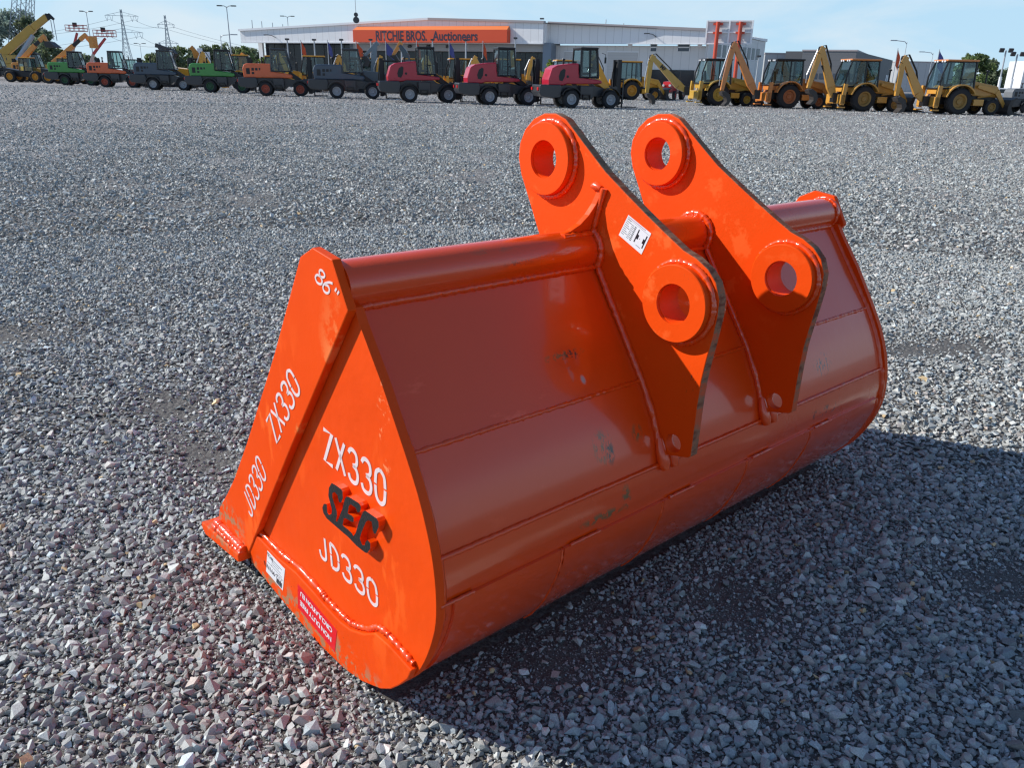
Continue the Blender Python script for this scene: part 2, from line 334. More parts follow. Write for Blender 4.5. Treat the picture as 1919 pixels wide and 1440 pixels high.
# shell
def shell(prof, th, y0, y1, closed=False):
    n = len(prof); inner = []
    for i, p in enumerate(prof):
        a = Vector(prof[max(i-1, 0)]); b = Vector(prof[min(i+1, n-1)]); d = (b-a).normalized(); nn = Vector((d.y, -d.x)); inner.append((p[0]-nn.x*th*sgn_, p[1]-nn.y*th*sgn_))
    return MB().add([(a, y0, b) for a, b in prof]+[(a, y1, b) for a, b in prof]+[(a, y0, b) for a, b in inner]+[(a, y1, b) for a, b in inner],
        [(i, i+1, n+i+1, n+i) for i in range(n-1)]+[(2*n+i, 3*n+i, 3*n+i+1, 2*n+i+1) for i in range(n-1)]+[(0, n, 3*n, 2*n), (n-1, 3*n-1, 4*n-1, 2*n-1)]+
        [(i, 2*n+i, 2*n+i+1, i+1) for i in range(n-1)]+[(n+i, n+i+1, 3*n+i+1, 3*n+i) for i in range(n-1)])
sgn_ = -1
PROF_UP = [(.806, .966), (1.017, .668)]
PROF_MID = spline([(1.0165, .668), (1.062, .587), (1.092, .515), (1.113, .447)], 6)
LOWP = [(1.1130, .4505), (1.1165, .4490), (1.1290, .388), (1.1295, .378), (1.1275, .345), (1.124, .30), (1.099, .226), (1.062, .150), (1.015, .088), (.955, .036), (.872, -.006), (.75, -.032), (.606, -.037), (.404, -.020), (.189, -.002), (.06, .002)]
PROF_LOW = LOWP[:5]+spline(LOWP[4:], 5)[1:]
# which way is inside?  (test a shell normal once: inner wall must lie nearer the mouth)
_a = Vector(PROF_UP[0]); _b = Vector(PROF_UP[1]); _d = (_b-_a).normalized(); _n = Vector((_d.y, -_d.x))
sgn_ = -1 if (Vector((-1, 0))).dot(-_n*-1) > 0 else 1
shell(PROF_UP, .014, .046, W-.046).build('back_sheet', M_BACK, BUCK, bevel=.0)
shell(PROF_MID, .014, .046, W-.046).build('back_sheet', M_BACK, BUCK, smooth=35)
shell(PROF_LOW, .024, .046, W-.046).build('wrapper_plate', M_LOW, BUCK, smooth=24)
def bead(pts2, y0, y1, r, n, jit, seed, name='weld_bead', m=None):
    g = random.Random(seed); k = int((y1-y0)/.006)
    MB().tube([(pts2[0]+g.uniform(-.0008, .0008), y0+(y1-y0)*i/k, pts2[1]+g.uniform(-.0008, .0008)) for i in range(k+1)], r, n, jit, seed).build(name, m or M_BACK, BUCK, smooth=60)
bead((1.0165, .6675), .046, W-.046, .0058, 7, .22, 4)
bead((1.115, .4515), .046, W-.046, .0062, 7, .12, 6)
# inner corner welds between sheets and side plates
for y in (.048, W-.048):
    pr = [(a-.002, b) for a, b in (PROF_UP+PROF_MID[1:]+PROF_LOW[1:26])]
    fine = []
    for i in range(len(pr)-1):
        a, b = Vector(pr[i]), Vector(pr[i+1]); k = max(1, int((b-a).length/.009))
        fine += [tuple(a.lerp(b, j/k)) for j in range(k)]
    MB().tube([(a, y, b) for a, b in fine], .010 if y < 1 else .013, 7, .10, 8).build('weld_bead', M_BACK, BUCK, smooth=60)
# bottom wear panels wrapped round the heel
WPR = [p for p in PROF_LOW if p[1] < .352][:34]
gaps = [(.075, .405), (.418, .800), (.812, 1.215), (1.228, 1.60), (1.612, 2.09)]
for k, (a, b) in enumerate(gaps):
    off = []
    for i, p in enumerate(WPR):
        q = Vector(WPR[max(i-1, 0)]); s_ = Vector(WPR[min(i+1, len(WPR)-1)]); d = (s_-q).normalized(); nn = Vector((-d.y, d.x)); off.append((p[0]+nn.x*.0085, p[1]+nn.y*.0085))
    sgn_keep = sgn_
    shell(off, .008, a, b).build('wear_panel', M_LOW, BUCK, smooth=24)
    g = random.Random(k)
    top = Vector(off[0])
    for (u0, u1) in (((.036, .13),) if k == 0 else ((a+.02, a+.13),)):
        MB().tube([(top.x-.001, u0+(u1-u0)*i/16, top.y+.001) for i in range(17)], .0045, 7, .3, k).build('weld_bead', M_LOW, BUCK, smooth=60)
    MB().tube([(p[0]-.002, b+.006, p[1]) for p in off[:22]], .0048, 7, .35, k+9).build('weld_bead', M_LOW, BUCK, smooth=60)
# torque tube
TC = (.778, .990); TR = .058
MB().cyl((TC[0], .023, TC[1]), (TC[0], W-.023, TC[1]), TR, n=64).build('torque_tube', M_TUBE, BUCK, smooth=40)
bead((.823, .949), .05, W-.05, .008, 7, .15, 15)
for y, s_ in ((W-.052, 1),):
    pts = [(TC[0]+(TR+.002)*math.cos(R(a)), y+.002, TC[1]+(TR+.002)*math.sin(R(a))) for a in range(-40, 200, 4)]
    MB().tube(pts, .0065, 8, .25, 21).build('weld_bead', M_WELD, BUCK, smooth=60)
# ears with bosses
UPC = (.621, 1.223); LWC = (1.117, .909); BR = .100; HR = .052; SH = (1.1425, .5225)
EAR = [(.583, 1.008), (.536, 1.097), (.497, 1.169), (.4835, 1.215), (.4875, 1.257), (.508, 1.297), (.543, 1.328), (.587, 1.345), (.632, 1.347), (.672, 1.334), (.75, 1.2715), (.832, 1.207), (.905, 1.161), (.976, 1.118), (1.048, 1.076), (1.11, 1.042), (1.152, 1.028), (1.188, 1.008), (1.216, .980), (1.232, .940), (1.2325, .895), (1.226, .84), (1.216, .775), (1.209, .72), (1.2055, .65), (1.204, .506), (1.195, .4985), (1.135, .4835), (1.098, .476), (1.070, .56), (1.0, .672), (.79, .965), (.70, .95), (.60, .975)]
def ear(y0, thick, side):
    b = holed([EAR, circ(UPC, HR, 40), circ(LWC, HR, 40), circ(SH, .025, 24)], y0, y0+thick)
    b.normal_update()
    for f in b.faces:
        if abs(f.normal.y) < .3:
            c = f.calc_center_median()
            dd = min((Vector((c.x, c.z))-Vector(q)).length for q in (UPC, LWC, SH))
            if dd > .06 and c.z > .50 and (c.x > .60 and c.z > 1.0 or c.x > 1.17): f.material_index = 1
    e = bmobj('ear', b, [M_EAR, M_RIM], BUCK, smooth=30, bevel=.003)
    for c in (UPC, LWC):
        for (ya, yb, sg) in ((y0-.030, y0, -1), (y0+thick, y0+thick+.030, 1)):
            o_ = ya if sg < 0 else yb; i_ = yb if sg < 0 else ya
            mb = MB().lathe((c[0], 0, c[1]), [(HR, i_), (HR, o_), (BR-.002, o_), (BR, o_-sg*.002), (BR, i_)], 72)
            mb.build('boss', M_EAR, e, smooth=30)
            ring = [(c[0]+(BR+.004)*math.cos(R(a)), i_+sg*.004, c[1]+(BR+.004)*math.sin(R(a))) for a in range(0, 362, 3)]
            MB().tube(ring, .0085, 8, .2, int(c[0]*100)).build('weld_bead', M_WELD, e, smooth=60)
        MB().lathe((c[0], 0, c[1]), [(HR-.0015, y0-.02), (HR-.0015, y0+thick+.02), (HR+.002, y0+thick+.02), (HR+.002, y0-.02)], 60).build('bushing', M_EAR, e, smooth=30)
    # welds down both faces where the ear meets the shell
    line = [Vector(p) for p in ((.823, .955), (.832, .945), (1.020, .668), (1.066, .588), (1.096, .515), (1.114, .462))]
    for y in (y0-.004, y0+thick+.004):
        pts = []
        for i in range(len(line)-1):
            k = max(1, int((line[i+1]-line[i]).length/.008))
            for j in range(k):
                q = line[i].lerp(line[i+1], j/k); pts.append((q.x+.002, y+rnd.uniform(-.0012, .0012), q.y+.002))
        wb = MB().tube(pts, .0100, 8, .16, 31)
        wb.tube([(1.100, y, .525), (1.112, y-.002, .49), (1.124, y, .458), (1.131, y+.002, .440)], [.010, .016, .019, .012], 8, .05, 3)
        arc = [(TC[0]+(TR+.005)*math.cos(R(a)), y, TC[1]+(TR+.005)*math.sin(R(a))) for a in range(-38, 190, 5)]
        wb.tube(arc, .0105, 8, .2, 17)
        wb.build('weld_bead', M_WELD if y > 1.3 and y < 1.32 else M_BACK, e, smooth=60)
    return e
ear(.81, .030, -1); ear(1.317, .030, 1)
# gusset plates outside the ears
def gusset(y_in, y_out, sg):
    def P3(y, z, k): return (.800+(z-1.04)*.27-k*.020, y, z)
    hyp = [(y_out, 1.034), (y_out, 1.046), (y_out+sg*.030, 1.052), (y_out+sg*.062, 1.068), (y_out+sg*.087, 1.092), (y_out+sg*.104, 1.121), (y_out+sg*.112, 1.150), (y_in-sg*.004, 1.165), (y_in, 1.164), (y_in, 1.03)]
    n = len(hyp)
    mb = MB().add([P3(y, z, 0) for y, z in hyp]+[P3(y, z, 1) for y, z in hyp], [tuple(range(n)), tuple(range(2*n-1, n-1, -1))]+[(i, i+n, (i+1) % n+n, (i+1) % n) for i in range(n)])
    mb.build('gusset', M_EAR, BUCK, bevel=.002)
    wb = MB().tube([(.803+(z-1.04)*.27, y_in-sg*.004, z) for z in [1.03+.134*i/16 for i in range(17)]], .009, 8, .2, 2)
    wb.tube([(.806, y_in+(y_out-y_in)*i/14, 1.040) for i in range(15)], .008, 8, .25, 5)
    wb.tube([(.826, y_in-sg*.006, 1.163), (.806, y_in-sg*.007, 1.168), (.79, y_in-sg*.004, 1.166)], [.008, .013, .008], 8, .1, 4)
    wb.build('weld_bead', M_WELD, BUCK, smooth=60)
gusset(.81, .69, 1); gusset(1.347, 1.467, -1)

# ---- stencil lettering: strokes on the face, a hair proud of the paint
G = {'Z': [[(.05, 1), (.95, 1), (.05, 0), (.95, 0)]], 'X': [[(.05, 1), (.95, 0)], [(.95, 1), (.05, 0)]],
     '3': [spline([(.08, .84), (.22, .96), (.5, 1), (.80, .93), (.90, .76), (.80, .60), (.48, .53)], 4), spline([(.48, .53), (.82, .46), (.95, .27), (.82, .07), (.5, 0), (.18, .05), (.05, .20)], 4)],
     '0': [spline([(.5, 1), (.86, .86), (.95, .54)], 5), spline([(.95, .49), (.86, .13), (.5, 0), (.14, .13), (.05, .46)], 5), spline([(.05, .51), (.14, .86), (.5, 1)], 5)],
     'J': [spline([(.80, 1), (.80, .30), (.72, .08), (.45, 0), (.18, .08), (.10, .30)], 5)],
     'D': [[(.12, .55), (.12, 1)], spline([(.12, 1), (.55, .97), (.88, .78), (.94, .50)], 5), spline([(.94, .46), (.86, .20), (.55, .03), (.12, 0)], 5), [(.12, 0), (.12, .50)]],
     '8': [spline([(.5, 1), (.80, .92), (.84, .74), (.5, .55), (.16, .74), (.20, .92), (.5, 1)], 4), spline([(.5, .55), (.88, .42), (.92, .16), (.5, 0), (.08, .16), (.12, .42), (.5, .55)], 4)],
     '6': [spline([(.80, .98), (.45, .82), (.14, .50), (.10, .20), (.35, .02), (.70, .04), (.90, .24), (.80, .46), (.50, .54), (.18, .42)], 4)],
     '"': [[(.25, 1), (.25, .72)], [(.60, 1), (.60, .72)]]}
def stroke_text(txt, name, o, ax, ay, wd, y, parent, m=None, gap=.22, th=.0007, adv=None):
    """o: start of base line, ax: whole advance vector, ay: letter height vector, all (x,z) on the plane at y"""
    o, ax, ay = Vector(o), Vector(ax), Vector(ay); n = len(txt); mb = MB(); cell = 1/(n+(n-1)*gap)
    for i, ch in enumerate(txt):
        for st in G[ch]:
            pts = [o+ax*((i*(1+gap)+p[0])*cell)+ay*p[1] for p in st]; L_, R_ = [], []
            for k, p in enumerate(pts):
                d = (pts[min(k+1, len(pts)-1)]-pts[max(k-1, 0)]).normalized(); nn = Vector((-d.y, d.x))
                if 0 < k < len(pts)-1:
                    d1 = (p-pts[k-1]).normalized(); c = max(.75, abs(d1.dot(d))); hw = wd/2/c
                else: hw = wd/2
                L_.append(p+nn*hw); R_.append(p-nn*hw)
            kk = len(pts); vs = [(q.x, y, q.y) for q in L_]+[(q.x, y, q.y) for q in R_]+[(q.x, y-th, q.y) for q in L_]+[(q.x, y-th, q.y) for q in R_]
            fs = []
            for k in range(kk-1): fs += [(2*kk+k, 2*kk+k+1, 3*kk+k+1, 3*kk+k), (k, 2*kk+k, 2*kk+k+1, k+1), (kk+k, kk+k+1, 3*kk+k+1, 3*kk+k)]
            mb.add(vs, fs)
    return mb.build(name, m or M_WHITE, parent)
stroke_text('ZX330', 'stencil_lettering', (.672, .528), (.278, -.012), (.003, .086), .0105, .0226, BUCK, gap=.30)
stroke_text('JD330', 'stencil_lettering', (.615, .222), (.288, -.006), (-.004, .070), .0095, .0226, BUCK, gap=.28)
stroke_text('ZX330', 'stencil_lettering', (.455, .500), (.163, .205), (-.055, .044), .0085, -.0004, BUCK, gap=.25)
stroke_text('JD330', 'stencil_lettering', (.232, .170), (.140, .200), (-.050, .050), .0075, -.0004, BUCK, gap=.22)
stroke_text('86"', 'stencil_lettering', (.718, 1.000), (.090, -.042), (.030, .030), .0055, -.0004, BUCK, gap=.12)
SEC = [(0.74, 0.498), (0.762, 0.5), (0.784, 0.5), (0.791, 0.496), (0.791, 0.479), (0.782, 0.462), (0.773, 0.459), (0.769, 0.463), (0.766, 0.475), (0.751, 0.478), (0.741, 0.471), (0.739, 0.457), (0.75, 0.44), (0.758, 0.426), (0.757, 0.414), (0.75, 0.396), (0.758, 0.399), (0.778, 0.433), (0.788, 0.45), (0.799, 0.478), (0.808, 0.49), (0.82, 0.494), (0.864, 0.497), (0.873, 0.493), (0.872, 0.482), (0.866, 0.473), (0.856, 0.469), (0.85, 0.478), (0.826, 0.477), (0.818, 0.469), (0.811, 0.446), (0.829, 0.448), (0.838, 0.446), (0.837, 0.434), (0.827, 0.43), (0.8, 0.427), (0.791, 0.423), (0.783, 0.401), (0.792, 0.4), (0.809, 0.4), (0.825, 0.398), (0.833, 0.394), (0.844, 0.407), (0.861, 0.445), (0.878, 0.475), (0.887, 0.487), (0.895, 0.49), (0.94, 0.491), (0.948, 0.485), (0.948, 0.473), (0.935, 0.449), (0.927, 0.445), (0.922, 0.453), (0.919, 0.472), (0.904, 0.47), (0.893, 0.46), (0.872, 0.423), (0.863, 0.404), (0.864, 0.397), (0.872, 0.388), (0.883, 0.393), (0.889, 0.406), (0.898, 0.414), (0.909, 0.411), (0.908, 0.396), (0.893, 0.376), (0.882, 0.373), (0.845, 0.373), (0.807, 0.379), (0.748, 0.381), (0.704, 0.383), (0.688, 0.391), (0.684, 0.405), (0.693, 0.42), (0.708, 0.426), (0.709, 0.402), (0.717, 0.399), (0.73, 0.408), (0.734, 0.42), (0.724, 0.441), (0.719, 0.455), (0.725, 0.479)]
b_ = holed([SEC], .003, .0225)
for f in b_.faces:
    if f.normal.y < -.9 or (abs(f.normal.y) > .9 and f.calc_center_median().y < .01): f.material_index = 1
sec_ = bmobj('raised_lettering', b_, [M_WELD, M_BLACK], BUCK); sec_['label'] = 'raised steel letters SEC with black faces and orange sides'
# ---- labels stuck on the bucket
def quad(name, cs, y, th, m, parent):
    n = len(cs); return MB().add([(a, y, b) for a, b in cs]+[(a, y-th, b) for a, b in cs], [tuple(range(n)), tuple(range(2*n-1, n-1, -1))]+[(i, i+n, (i+1) % n+n, (i+1) % n) for i in range(n)]).build(name, m, parent)
def on(cs, u, v):
    """bilinear point in a label: corners top-left, top-right, bottom-right, bottom-left"""
    a, b, c, d = [Vector(q) for q in cs]; return (a.lerp(b, u)).lerp(d.lerp(c, u), v)
def ink(name, cs, rects, y, m, parent):
    mb = MB()
    for (u0, v0, u1, v1) in rects:
        q = [on(cs, u0, v0), on(cs, u1, v0), on(cs, u1, v1), on(cs, u0, v1)]
        mb.add([(p.x, y, p.y) for p in q]+[(p.x, y-.0003, p.y) for p in q], [(4, 5, 6, 7), (0, 1, 5, 4), (1, 2, 6, 5), (2, 3, 7, 6), (3, 0, 4, 7)])
    return mb.build(name, m, parent)
S1 = [(.321, .099), (.432, .092), (.405, .004), (.297, .015)]; YW = .0038
st = quad('white_label', S1, YW, .0006, M_STK, BUCK)
rr_ = [(.62+.016*i*1.0, .74, .62+.016*i+rnd.uniform(.004, .011), .96) for i in range(20)]
ink('label_print', S1, rr_, YW-.0006, M_INK, st)
ink('label_print', S1, [(.05, .47, .9, .49), (.3, .10, .312, .47), (.35, .16, .85, .185), (.35, .26, .7, .28), (.35, .36, .8, .38), (.6, .56, .97, .58)], YW-.0006, M_GINK, st)
def plane_text(name, body, size, cs, u, v, u2, v2, y, m, parent, **k):
    """writing whose base line runs from (u,v) towards (u2,v2) of the label"""
    p, q = on(cs, u, v), on(cs, u2, v2); d = (q-p).normalized(); nn = Vector((-d.y, d.x))
    mt_ = Matrix(((d.x, nn.x, 0, p.x), (0, 0, -1, y), (d.y, nn.y, 0, p.y), (0, 0, 0, 1)))
    return text(name, body, size, mt_, m, parent, **k)
plane_text('label_print', '712-991NN', .024, S1, .90, .60, .02, .60, YW-.0011, M_INK, st)
plane_text('label_print', '7M2b', .018, S1, .36, .10, .05, .06, YW-.0011, M_INK, st)
S2 = [(.508, .083), (.723, .053), (.704, -.028), (.499, -.002)]
st = quad('red_label', S2, YW, .0006, M_RED, BUCK)
plane_text('label_print', 'NON DUTY FREE', .0245, S2, .90, .55, .06, .55, YW-.0011, M_STK, st, offset=.0006, spacing=.92)
plane_text('label_print', 'CIRCULATION EU', .0235, S2, .90, .15, .04, .15, YW-.0011, M_STK, st, offset=.0006, spacing=.92)
S3 = [(.924, 1.105), (1.005, 1.068), (.979, 1.009), (.896, 1.048)]; YE = .8098
st = quad('white_label', S3, YE, .0006, M_STK, BUCK)
ink('label_print', S3, [(.03, .05+.085*i, .03+.12+.05*((i*7) % 3), .075+.085*i) for i in range(10)]+[(.27, .22+.075*i, .36+.04*(i % 2), .245+.075*i) for i in range(9)]+[(.04, .115, .97, .125)], YE-.0006, M_GINK, st)
ink('label_print', S3, [(.40, .20+.075*i, .46, .25+.075*i) for i in range(9)]+[(.70, .5, .73, .53), (.68, .82, .86, .84)], YE-.0006, M_GINK, st)
ink('label_print', S3, [(.56, .20, .60, .78), (.60, .40, .66, .60), (.90, .20, .94, .78), (.84, .40, .90, .60)], YE-.0006, M_INK, st)
ink('label_print', S3, [(.15+.05*i, .035, .18+.05*i, .07) for i in range(13)], YE-.0006, M_PINK, st)
# ------------------------------------------------------------------ ground and gravel
PATCH = [(-1.28, 2.95, .34, .13, -.9), (-1.62, 3.42, .24, .12, -.9), (.12, 1.77, .24, .17, .1), (.70, 2.05, .20, .22, .3), (1.62, 2.17, .25, .15, .2), (.26, 1.98, .16, .12, .2), (2.6, 4.6, .5, .2, .3), (-3.2, 4.4, .6, .25, .4)]
def patch(x, y):
    m = np.zeros_like(x)
    for (cx, cy_, rx, ry, a) in PATCH:
        dx = (x-cx)*math.cos(a)+(y-cy_)*math.sin(a); dy = -(x-cx)*math.sin(a)+(y-cy_)*math.cos(a)
        m = np.maximum(m, np.exp(-((dx/rx)**2+(dy/ry)**2)))
    return m
def hgt(x, y):
    h = .009*np.sin(x*2.1+.6*np.sin(y*1.7))*np.cos(y*1.9+.5)+.005*np.sin(x*5.3+1.3)*np.sin(y*4.7+.4)+.0025*np.sin(x*13+y*7)*np.cos(y*11-x*5)
    r = np.sqrt(x*x+y*y); h = h*np.clip(1.6-r/22, 0, 1)-.014*patch(x, y)
    bx, by = BL(x, y); ins = np.clip(1.4-np.maximum(np.abs(bx-.5)/.62, np.abs(by-1.09)/1.2), 0, 1)
    return h*(1-.8*np.clip(ins*2, 0, 1))-.0095*np.clip(by, 0, 2.2)*np.clip(ins*3, 0, 1)+.000*x
def BL(x, y):
    v = [BINV[0][0]*x+BINV[0][1]*y+BINV[0][3], BINV[1][0]*x+BINV[1][1]*y+BINV[1][3]]; return v
def gravel_ground():
    mt = bpy.data.materials.new('gravel_ground'); mt.use_nodes = True; n = mt.node_tree; N = n.nodes; K = n.links; p = N['Principled BSDF']
    p.inputs['Roughness'].default_value = .8; p.inputs['Specular IOR Level'].default_value = .35
    t = N.new('ShaderNodeTexCoord')
    def vor(scale, feat='F1'):
        v = N.new('ShaderNodeTexVoronoi'); v.inputs['Scale'].default_value = scale; v.feature = feat; K.new(t.outputs['Object'], v.inputs['Vector']); return v
    v1 = vor(36); v2 = vor(70)
    s1 = N.new('ShaderNodeSeparateColor'); K.new(v1.outputs['Color'], s1.inputs[0])
    r = N.new('ShaderNodeValToRGB'); e = r.color_ramp.elements; e[0].position = 0; e[0].color = (.075, .078, .088, 1); e[1].position = 1; e[1].color = (.62, .61, .60, 1)
    for q, c in ((.25, (.16, .155, .155)), (.55, (.29, .285, .275)), (.8, (.40, .385, .365)), (.9, (.36, .29, .25))):
        a = e.new(q); a.color = (*c, 1)
    K.new(s1.outputs[0], r.inputs[0])
    # big soft tone changes: wheel tracks and dusty areas
    mp = N.new('ShaderNodeMapping'); mp.inputs['Scale'].default_value = (.10, .42, 1); mp.inputs['Rotation'].default_value = (0, 0, R(14)); K.new(t.outputs['Object'], mp.inputs[0])
    z = N.new('ShaderNodeTexNoise'); z.inputs['Scale'].default_value = 1.; z.inputs['Detail'].default_value = 6; K.new(mp.outputs[0], z.inputs['Vector'])
    rz = N.new('ShaderNodeMapRange'); rz.inputs['From Min'].default_value = .3; rz.inputs['From Max'].default_value = .7; rz.inputs['To Min'].default_value = .80; rz.inputs['To Max'].default_value = 1.16; K.new(z.outputs['Fac'], rz.inputs['Value'])
    v6 = vor(9.); s6 = N.new('ShaderNodeSeparateColor'); K.new(v6.outputs['Color'], s6.inputs[0])
    v7 = vor(17.); s7 = N.new('ShaderNodeSeparateColor'); K.new(v7.outputs['Color'], s7.inputs[0])
    ad = N.new('ShaderNodeMath'); ad.operation = 'ADD'; K.new(s6.outputs[0], ad.inputs[0]); K.new(s7.outputs[1], ad.inputs[1])
    r6 = N.new('ShaderNodeMapRange'); r6.inputs['From Max'].default_value = 2.; r6.inputs['To Min'].default_value = .55; r6.inputs['To Max'].default_value = 1.45; K.new(ad.outputs[0], r6.inputs['Value'])
    r67 = N.new('ShaderNodeMath'); r67.operation = 'MULTIPLY'; K.new(r6.outputs[0], r67.inputs[0]); K.new(rz.outputs[0], r67.inputs[1])
    mm = N.new('ShaderNodeVectorMath'); mm.operation = 'SCALE'; K.new(r.outputs[0], mm.inputs[0]); K.new(r67.outputs[0], mm.inputs['Scale'])
    # fines and soil close to the bucket, where separate stones lie on top
    ge = N.new('ShaderNodeNewGeometry'); ln = N.new('ShaderNodeVectorMath'); ln.operation = 'LENGTH'; K.new(ge.outputs['Position'], ln.inputs[0])
    nr = N.new('ShaderNodeMapRange'); nr.inputs['From Min'].default_value = 9; nr.inputs['From Max'].default_value = 19; K.new(ln.outputs['Value'], nr.inputs['Value'])
    zf = N.new('ShaderNodeTexNoise'); zf.inputs['Scale'].default_value = 140; zf.inputs['Detail'].default_value = 6; zf.inputs['Roughness'].default_value = .8; K.new(t.outputs['Object'], zf.inputs['Vector'])
    rf = N.new('ShaderNodeValToRGB'); rf.color_ramp.elements[0].position = .35; rf.color_ramp.elements[0].color = (.045, .043, .042, 1); rf.color_ramp.elements[1].position = .72; rf.color_ramp.elements[1].color = (.27, .25, .225, 1)
    K.new(zf.outputs['Fac'], rf.inputs[0])
    mx2 = N.new('ShaderNodeMix'); mx2.data_type = 'RGBA'; K.new(nr.outputs[0], mx2.inputs['Factor']); K.new(rf.outputs[0], mx2.inputs['A']); K.new(mm.outputs[0], mx2.inputs['B'])
    K.new(mx2.outputs['Result'], p.inputs['Base Color'])
    b1 = N.new('ShaderNodeBump'); b1.inputs['Strength'].default_value = 1; b1.inputs['Distance'].default_value = .010; b1.invert = True; K.new(v1.outputs['Distance'], b1.inputs['Height'])
    sc = N.new('ShaderNodeMath'); sc.operation = 'MULTIPLY'; sc.inputs[1].default_value = 1.2; K.new(v1.outputs['Distance'], sc.inputs[0])
    b2 = N.new('ShaderNodeBump'); b2.inputs['Strength'].default_value = .8; b2.inputs['Distance'].default_value = .006; K.new(zf.outputs['Fac'], b2.inputs['Height']); K.new(b1.outputs[0], b2.inputs['Normal'])
    K.new(b2.outputs[0], p.inputs['Normal'])
    return mt
M_GROUND = gravel_ground()
rad = [0.]; q = .25
while q < 1.2: rad.append(q); q += .12
while q < 9: rad.append(q); q *= 1.035
while q < 4200: rad.append(q); q *= 1.25
NA = 300; vs = []; fs = []
ra = np.array(rad[1:]); th = np.arange(NA)*2*math.pi/NA
X = np.outer(ra, np.cos(th)); Y = np.outer(ra, np.sin(th)); Z = hgt(X, Y)*(X*X+Y*Y < 400)
vs = [(0, 0, 0)]+[(float(a), float(b), float(c)) for a, b, c in zip(X.ravel(), Y.ravel(), Z.ravel())]
for i in range(NA): fs.append((0, 1+i, 1+(i+1) % NA))
for k in range(len(ra)-1):
    for i in range(NA):
        j = (i+1) % NA; fs.append((1+k*NA+i, 1+(k+1)*NA+i, 1+(k+1)*NA+j, 1+k*NA+j))
gm = bpy.data.meshes.new('ground'); gm.from_pydata(vs, [], fs)
go = link('ground', gm, M_GROUND, smooth=180); tag(go, kind='structure')

def stone_mat():
    mt = bpy.data.materials.new('crushed_stone'); mt.use_nodes = True; n = mt.node_tree; N = n.nodes; K = n.links; p = N['Principled BSDF']
    at_ = N.new('ShaderNodeAttribute'); at_.attribute_name = 'stone'; t = N.new('ShaderNodeTexCoord')
    z = N.new('ShaderNodeTexNoise'); z.inputs['Scale'].default_value = 260; z.inputs['Detail'].default_value = 5; z.inputs['Roughness'].default_value = .75; K.new(t.outputs['Object'], z.inputs['Vector'])
    r = N.new('ShaderNodeMapRange'); r.inputs['From Min'].default_value = .25; r.inputs['From Max'].default_value = .75; r.inputs['To Min'].default_value = .62; r.inputs['To Max'].default_value = 1.38; K.new(z.outputs['Fac'], r.inputs['Value'])
    m2 = N.new('ShaderNodeVectorMath'); m2.operation = 'SCALE'; K.new(at_.outputs['Color'], m2.inputs[0]); K.new(r.outputs[0], m2.inputs['Scale']); K.new(m2.outputs[0], p.inputs['Base Color'])
    p.inputs['Roughness'].default_value = .7; p.inputs['Specular IOR Level'].default_value = .4
    b = N.new('ShaderNodeBump'); b.inputs['Strength'].default_value = .6; b.inputs['Distance'].default_value = .0015; K.new(z.outputs['Fac'], b.inputs['Height']); K.new(b.outputs[0], p.inputs['Normal'])
    return mt
RS = np.random.RandomState(11)
def protos(n, npts):
    out = []
    for _ in range(n):
        b = bmesh.new(); d = RS.normal(size=(npts, 3)); d /= np.linalg.norm(d, axis=1)[:, None]; d *= RS.uniform(.78, 1.05, (npts, 1)); d *= np.array([1., RS.uniform(.62, .95), RS.uniform(.45, .8)])
        for q in d: b.verts.new(q)
        bmesh.ops.convex_hull(b, input=b.verts); bmesh.ops.delete(b, geom=[v for v in b.verts if not v.link_faces], context='VERTS')
        bmesh.ops.triangulate(b, faces=b.faces); b.verts.index_update(); b.normal_update()
        V = np.array([v.co[:] for v in b.verts]); F = np.array([[v.index for v in f.verts] for f in b.faces]); b.free()
        # make the winding outward
        c = V.mean(0); nn = np.cross(V[F[:, 1]]-V[F[:, 0]], V[F[:, 2]]-V[F[:, 0]]); bad = ((V[F[:, 0]]-c)*nn).sum(1) < 0; F[bad] = F[bad][:, ::-1]
        out.append((V, F))
    return out
def rotm(n, flat):
    yaw = RS.uniform(0, 2*np.pi, n); a = RS.normal(0, flat, n); b = RS.normal(0, flat, n)
    def mk(ax, t):
        c, s = np.cos(t), np.sin(t); M = np.zeros((n, 3, 3)); M[:, ax, ax] = 1; i, j = (ax+1) % 3, (ax+2) % 3
        M[:, i, i] = c; M[:, j, j] = c; M[:, i, j] = -s; M[:, j, i] = s; return M
    return mk(2, yaw)@mk(0, a)@mk(1, b)
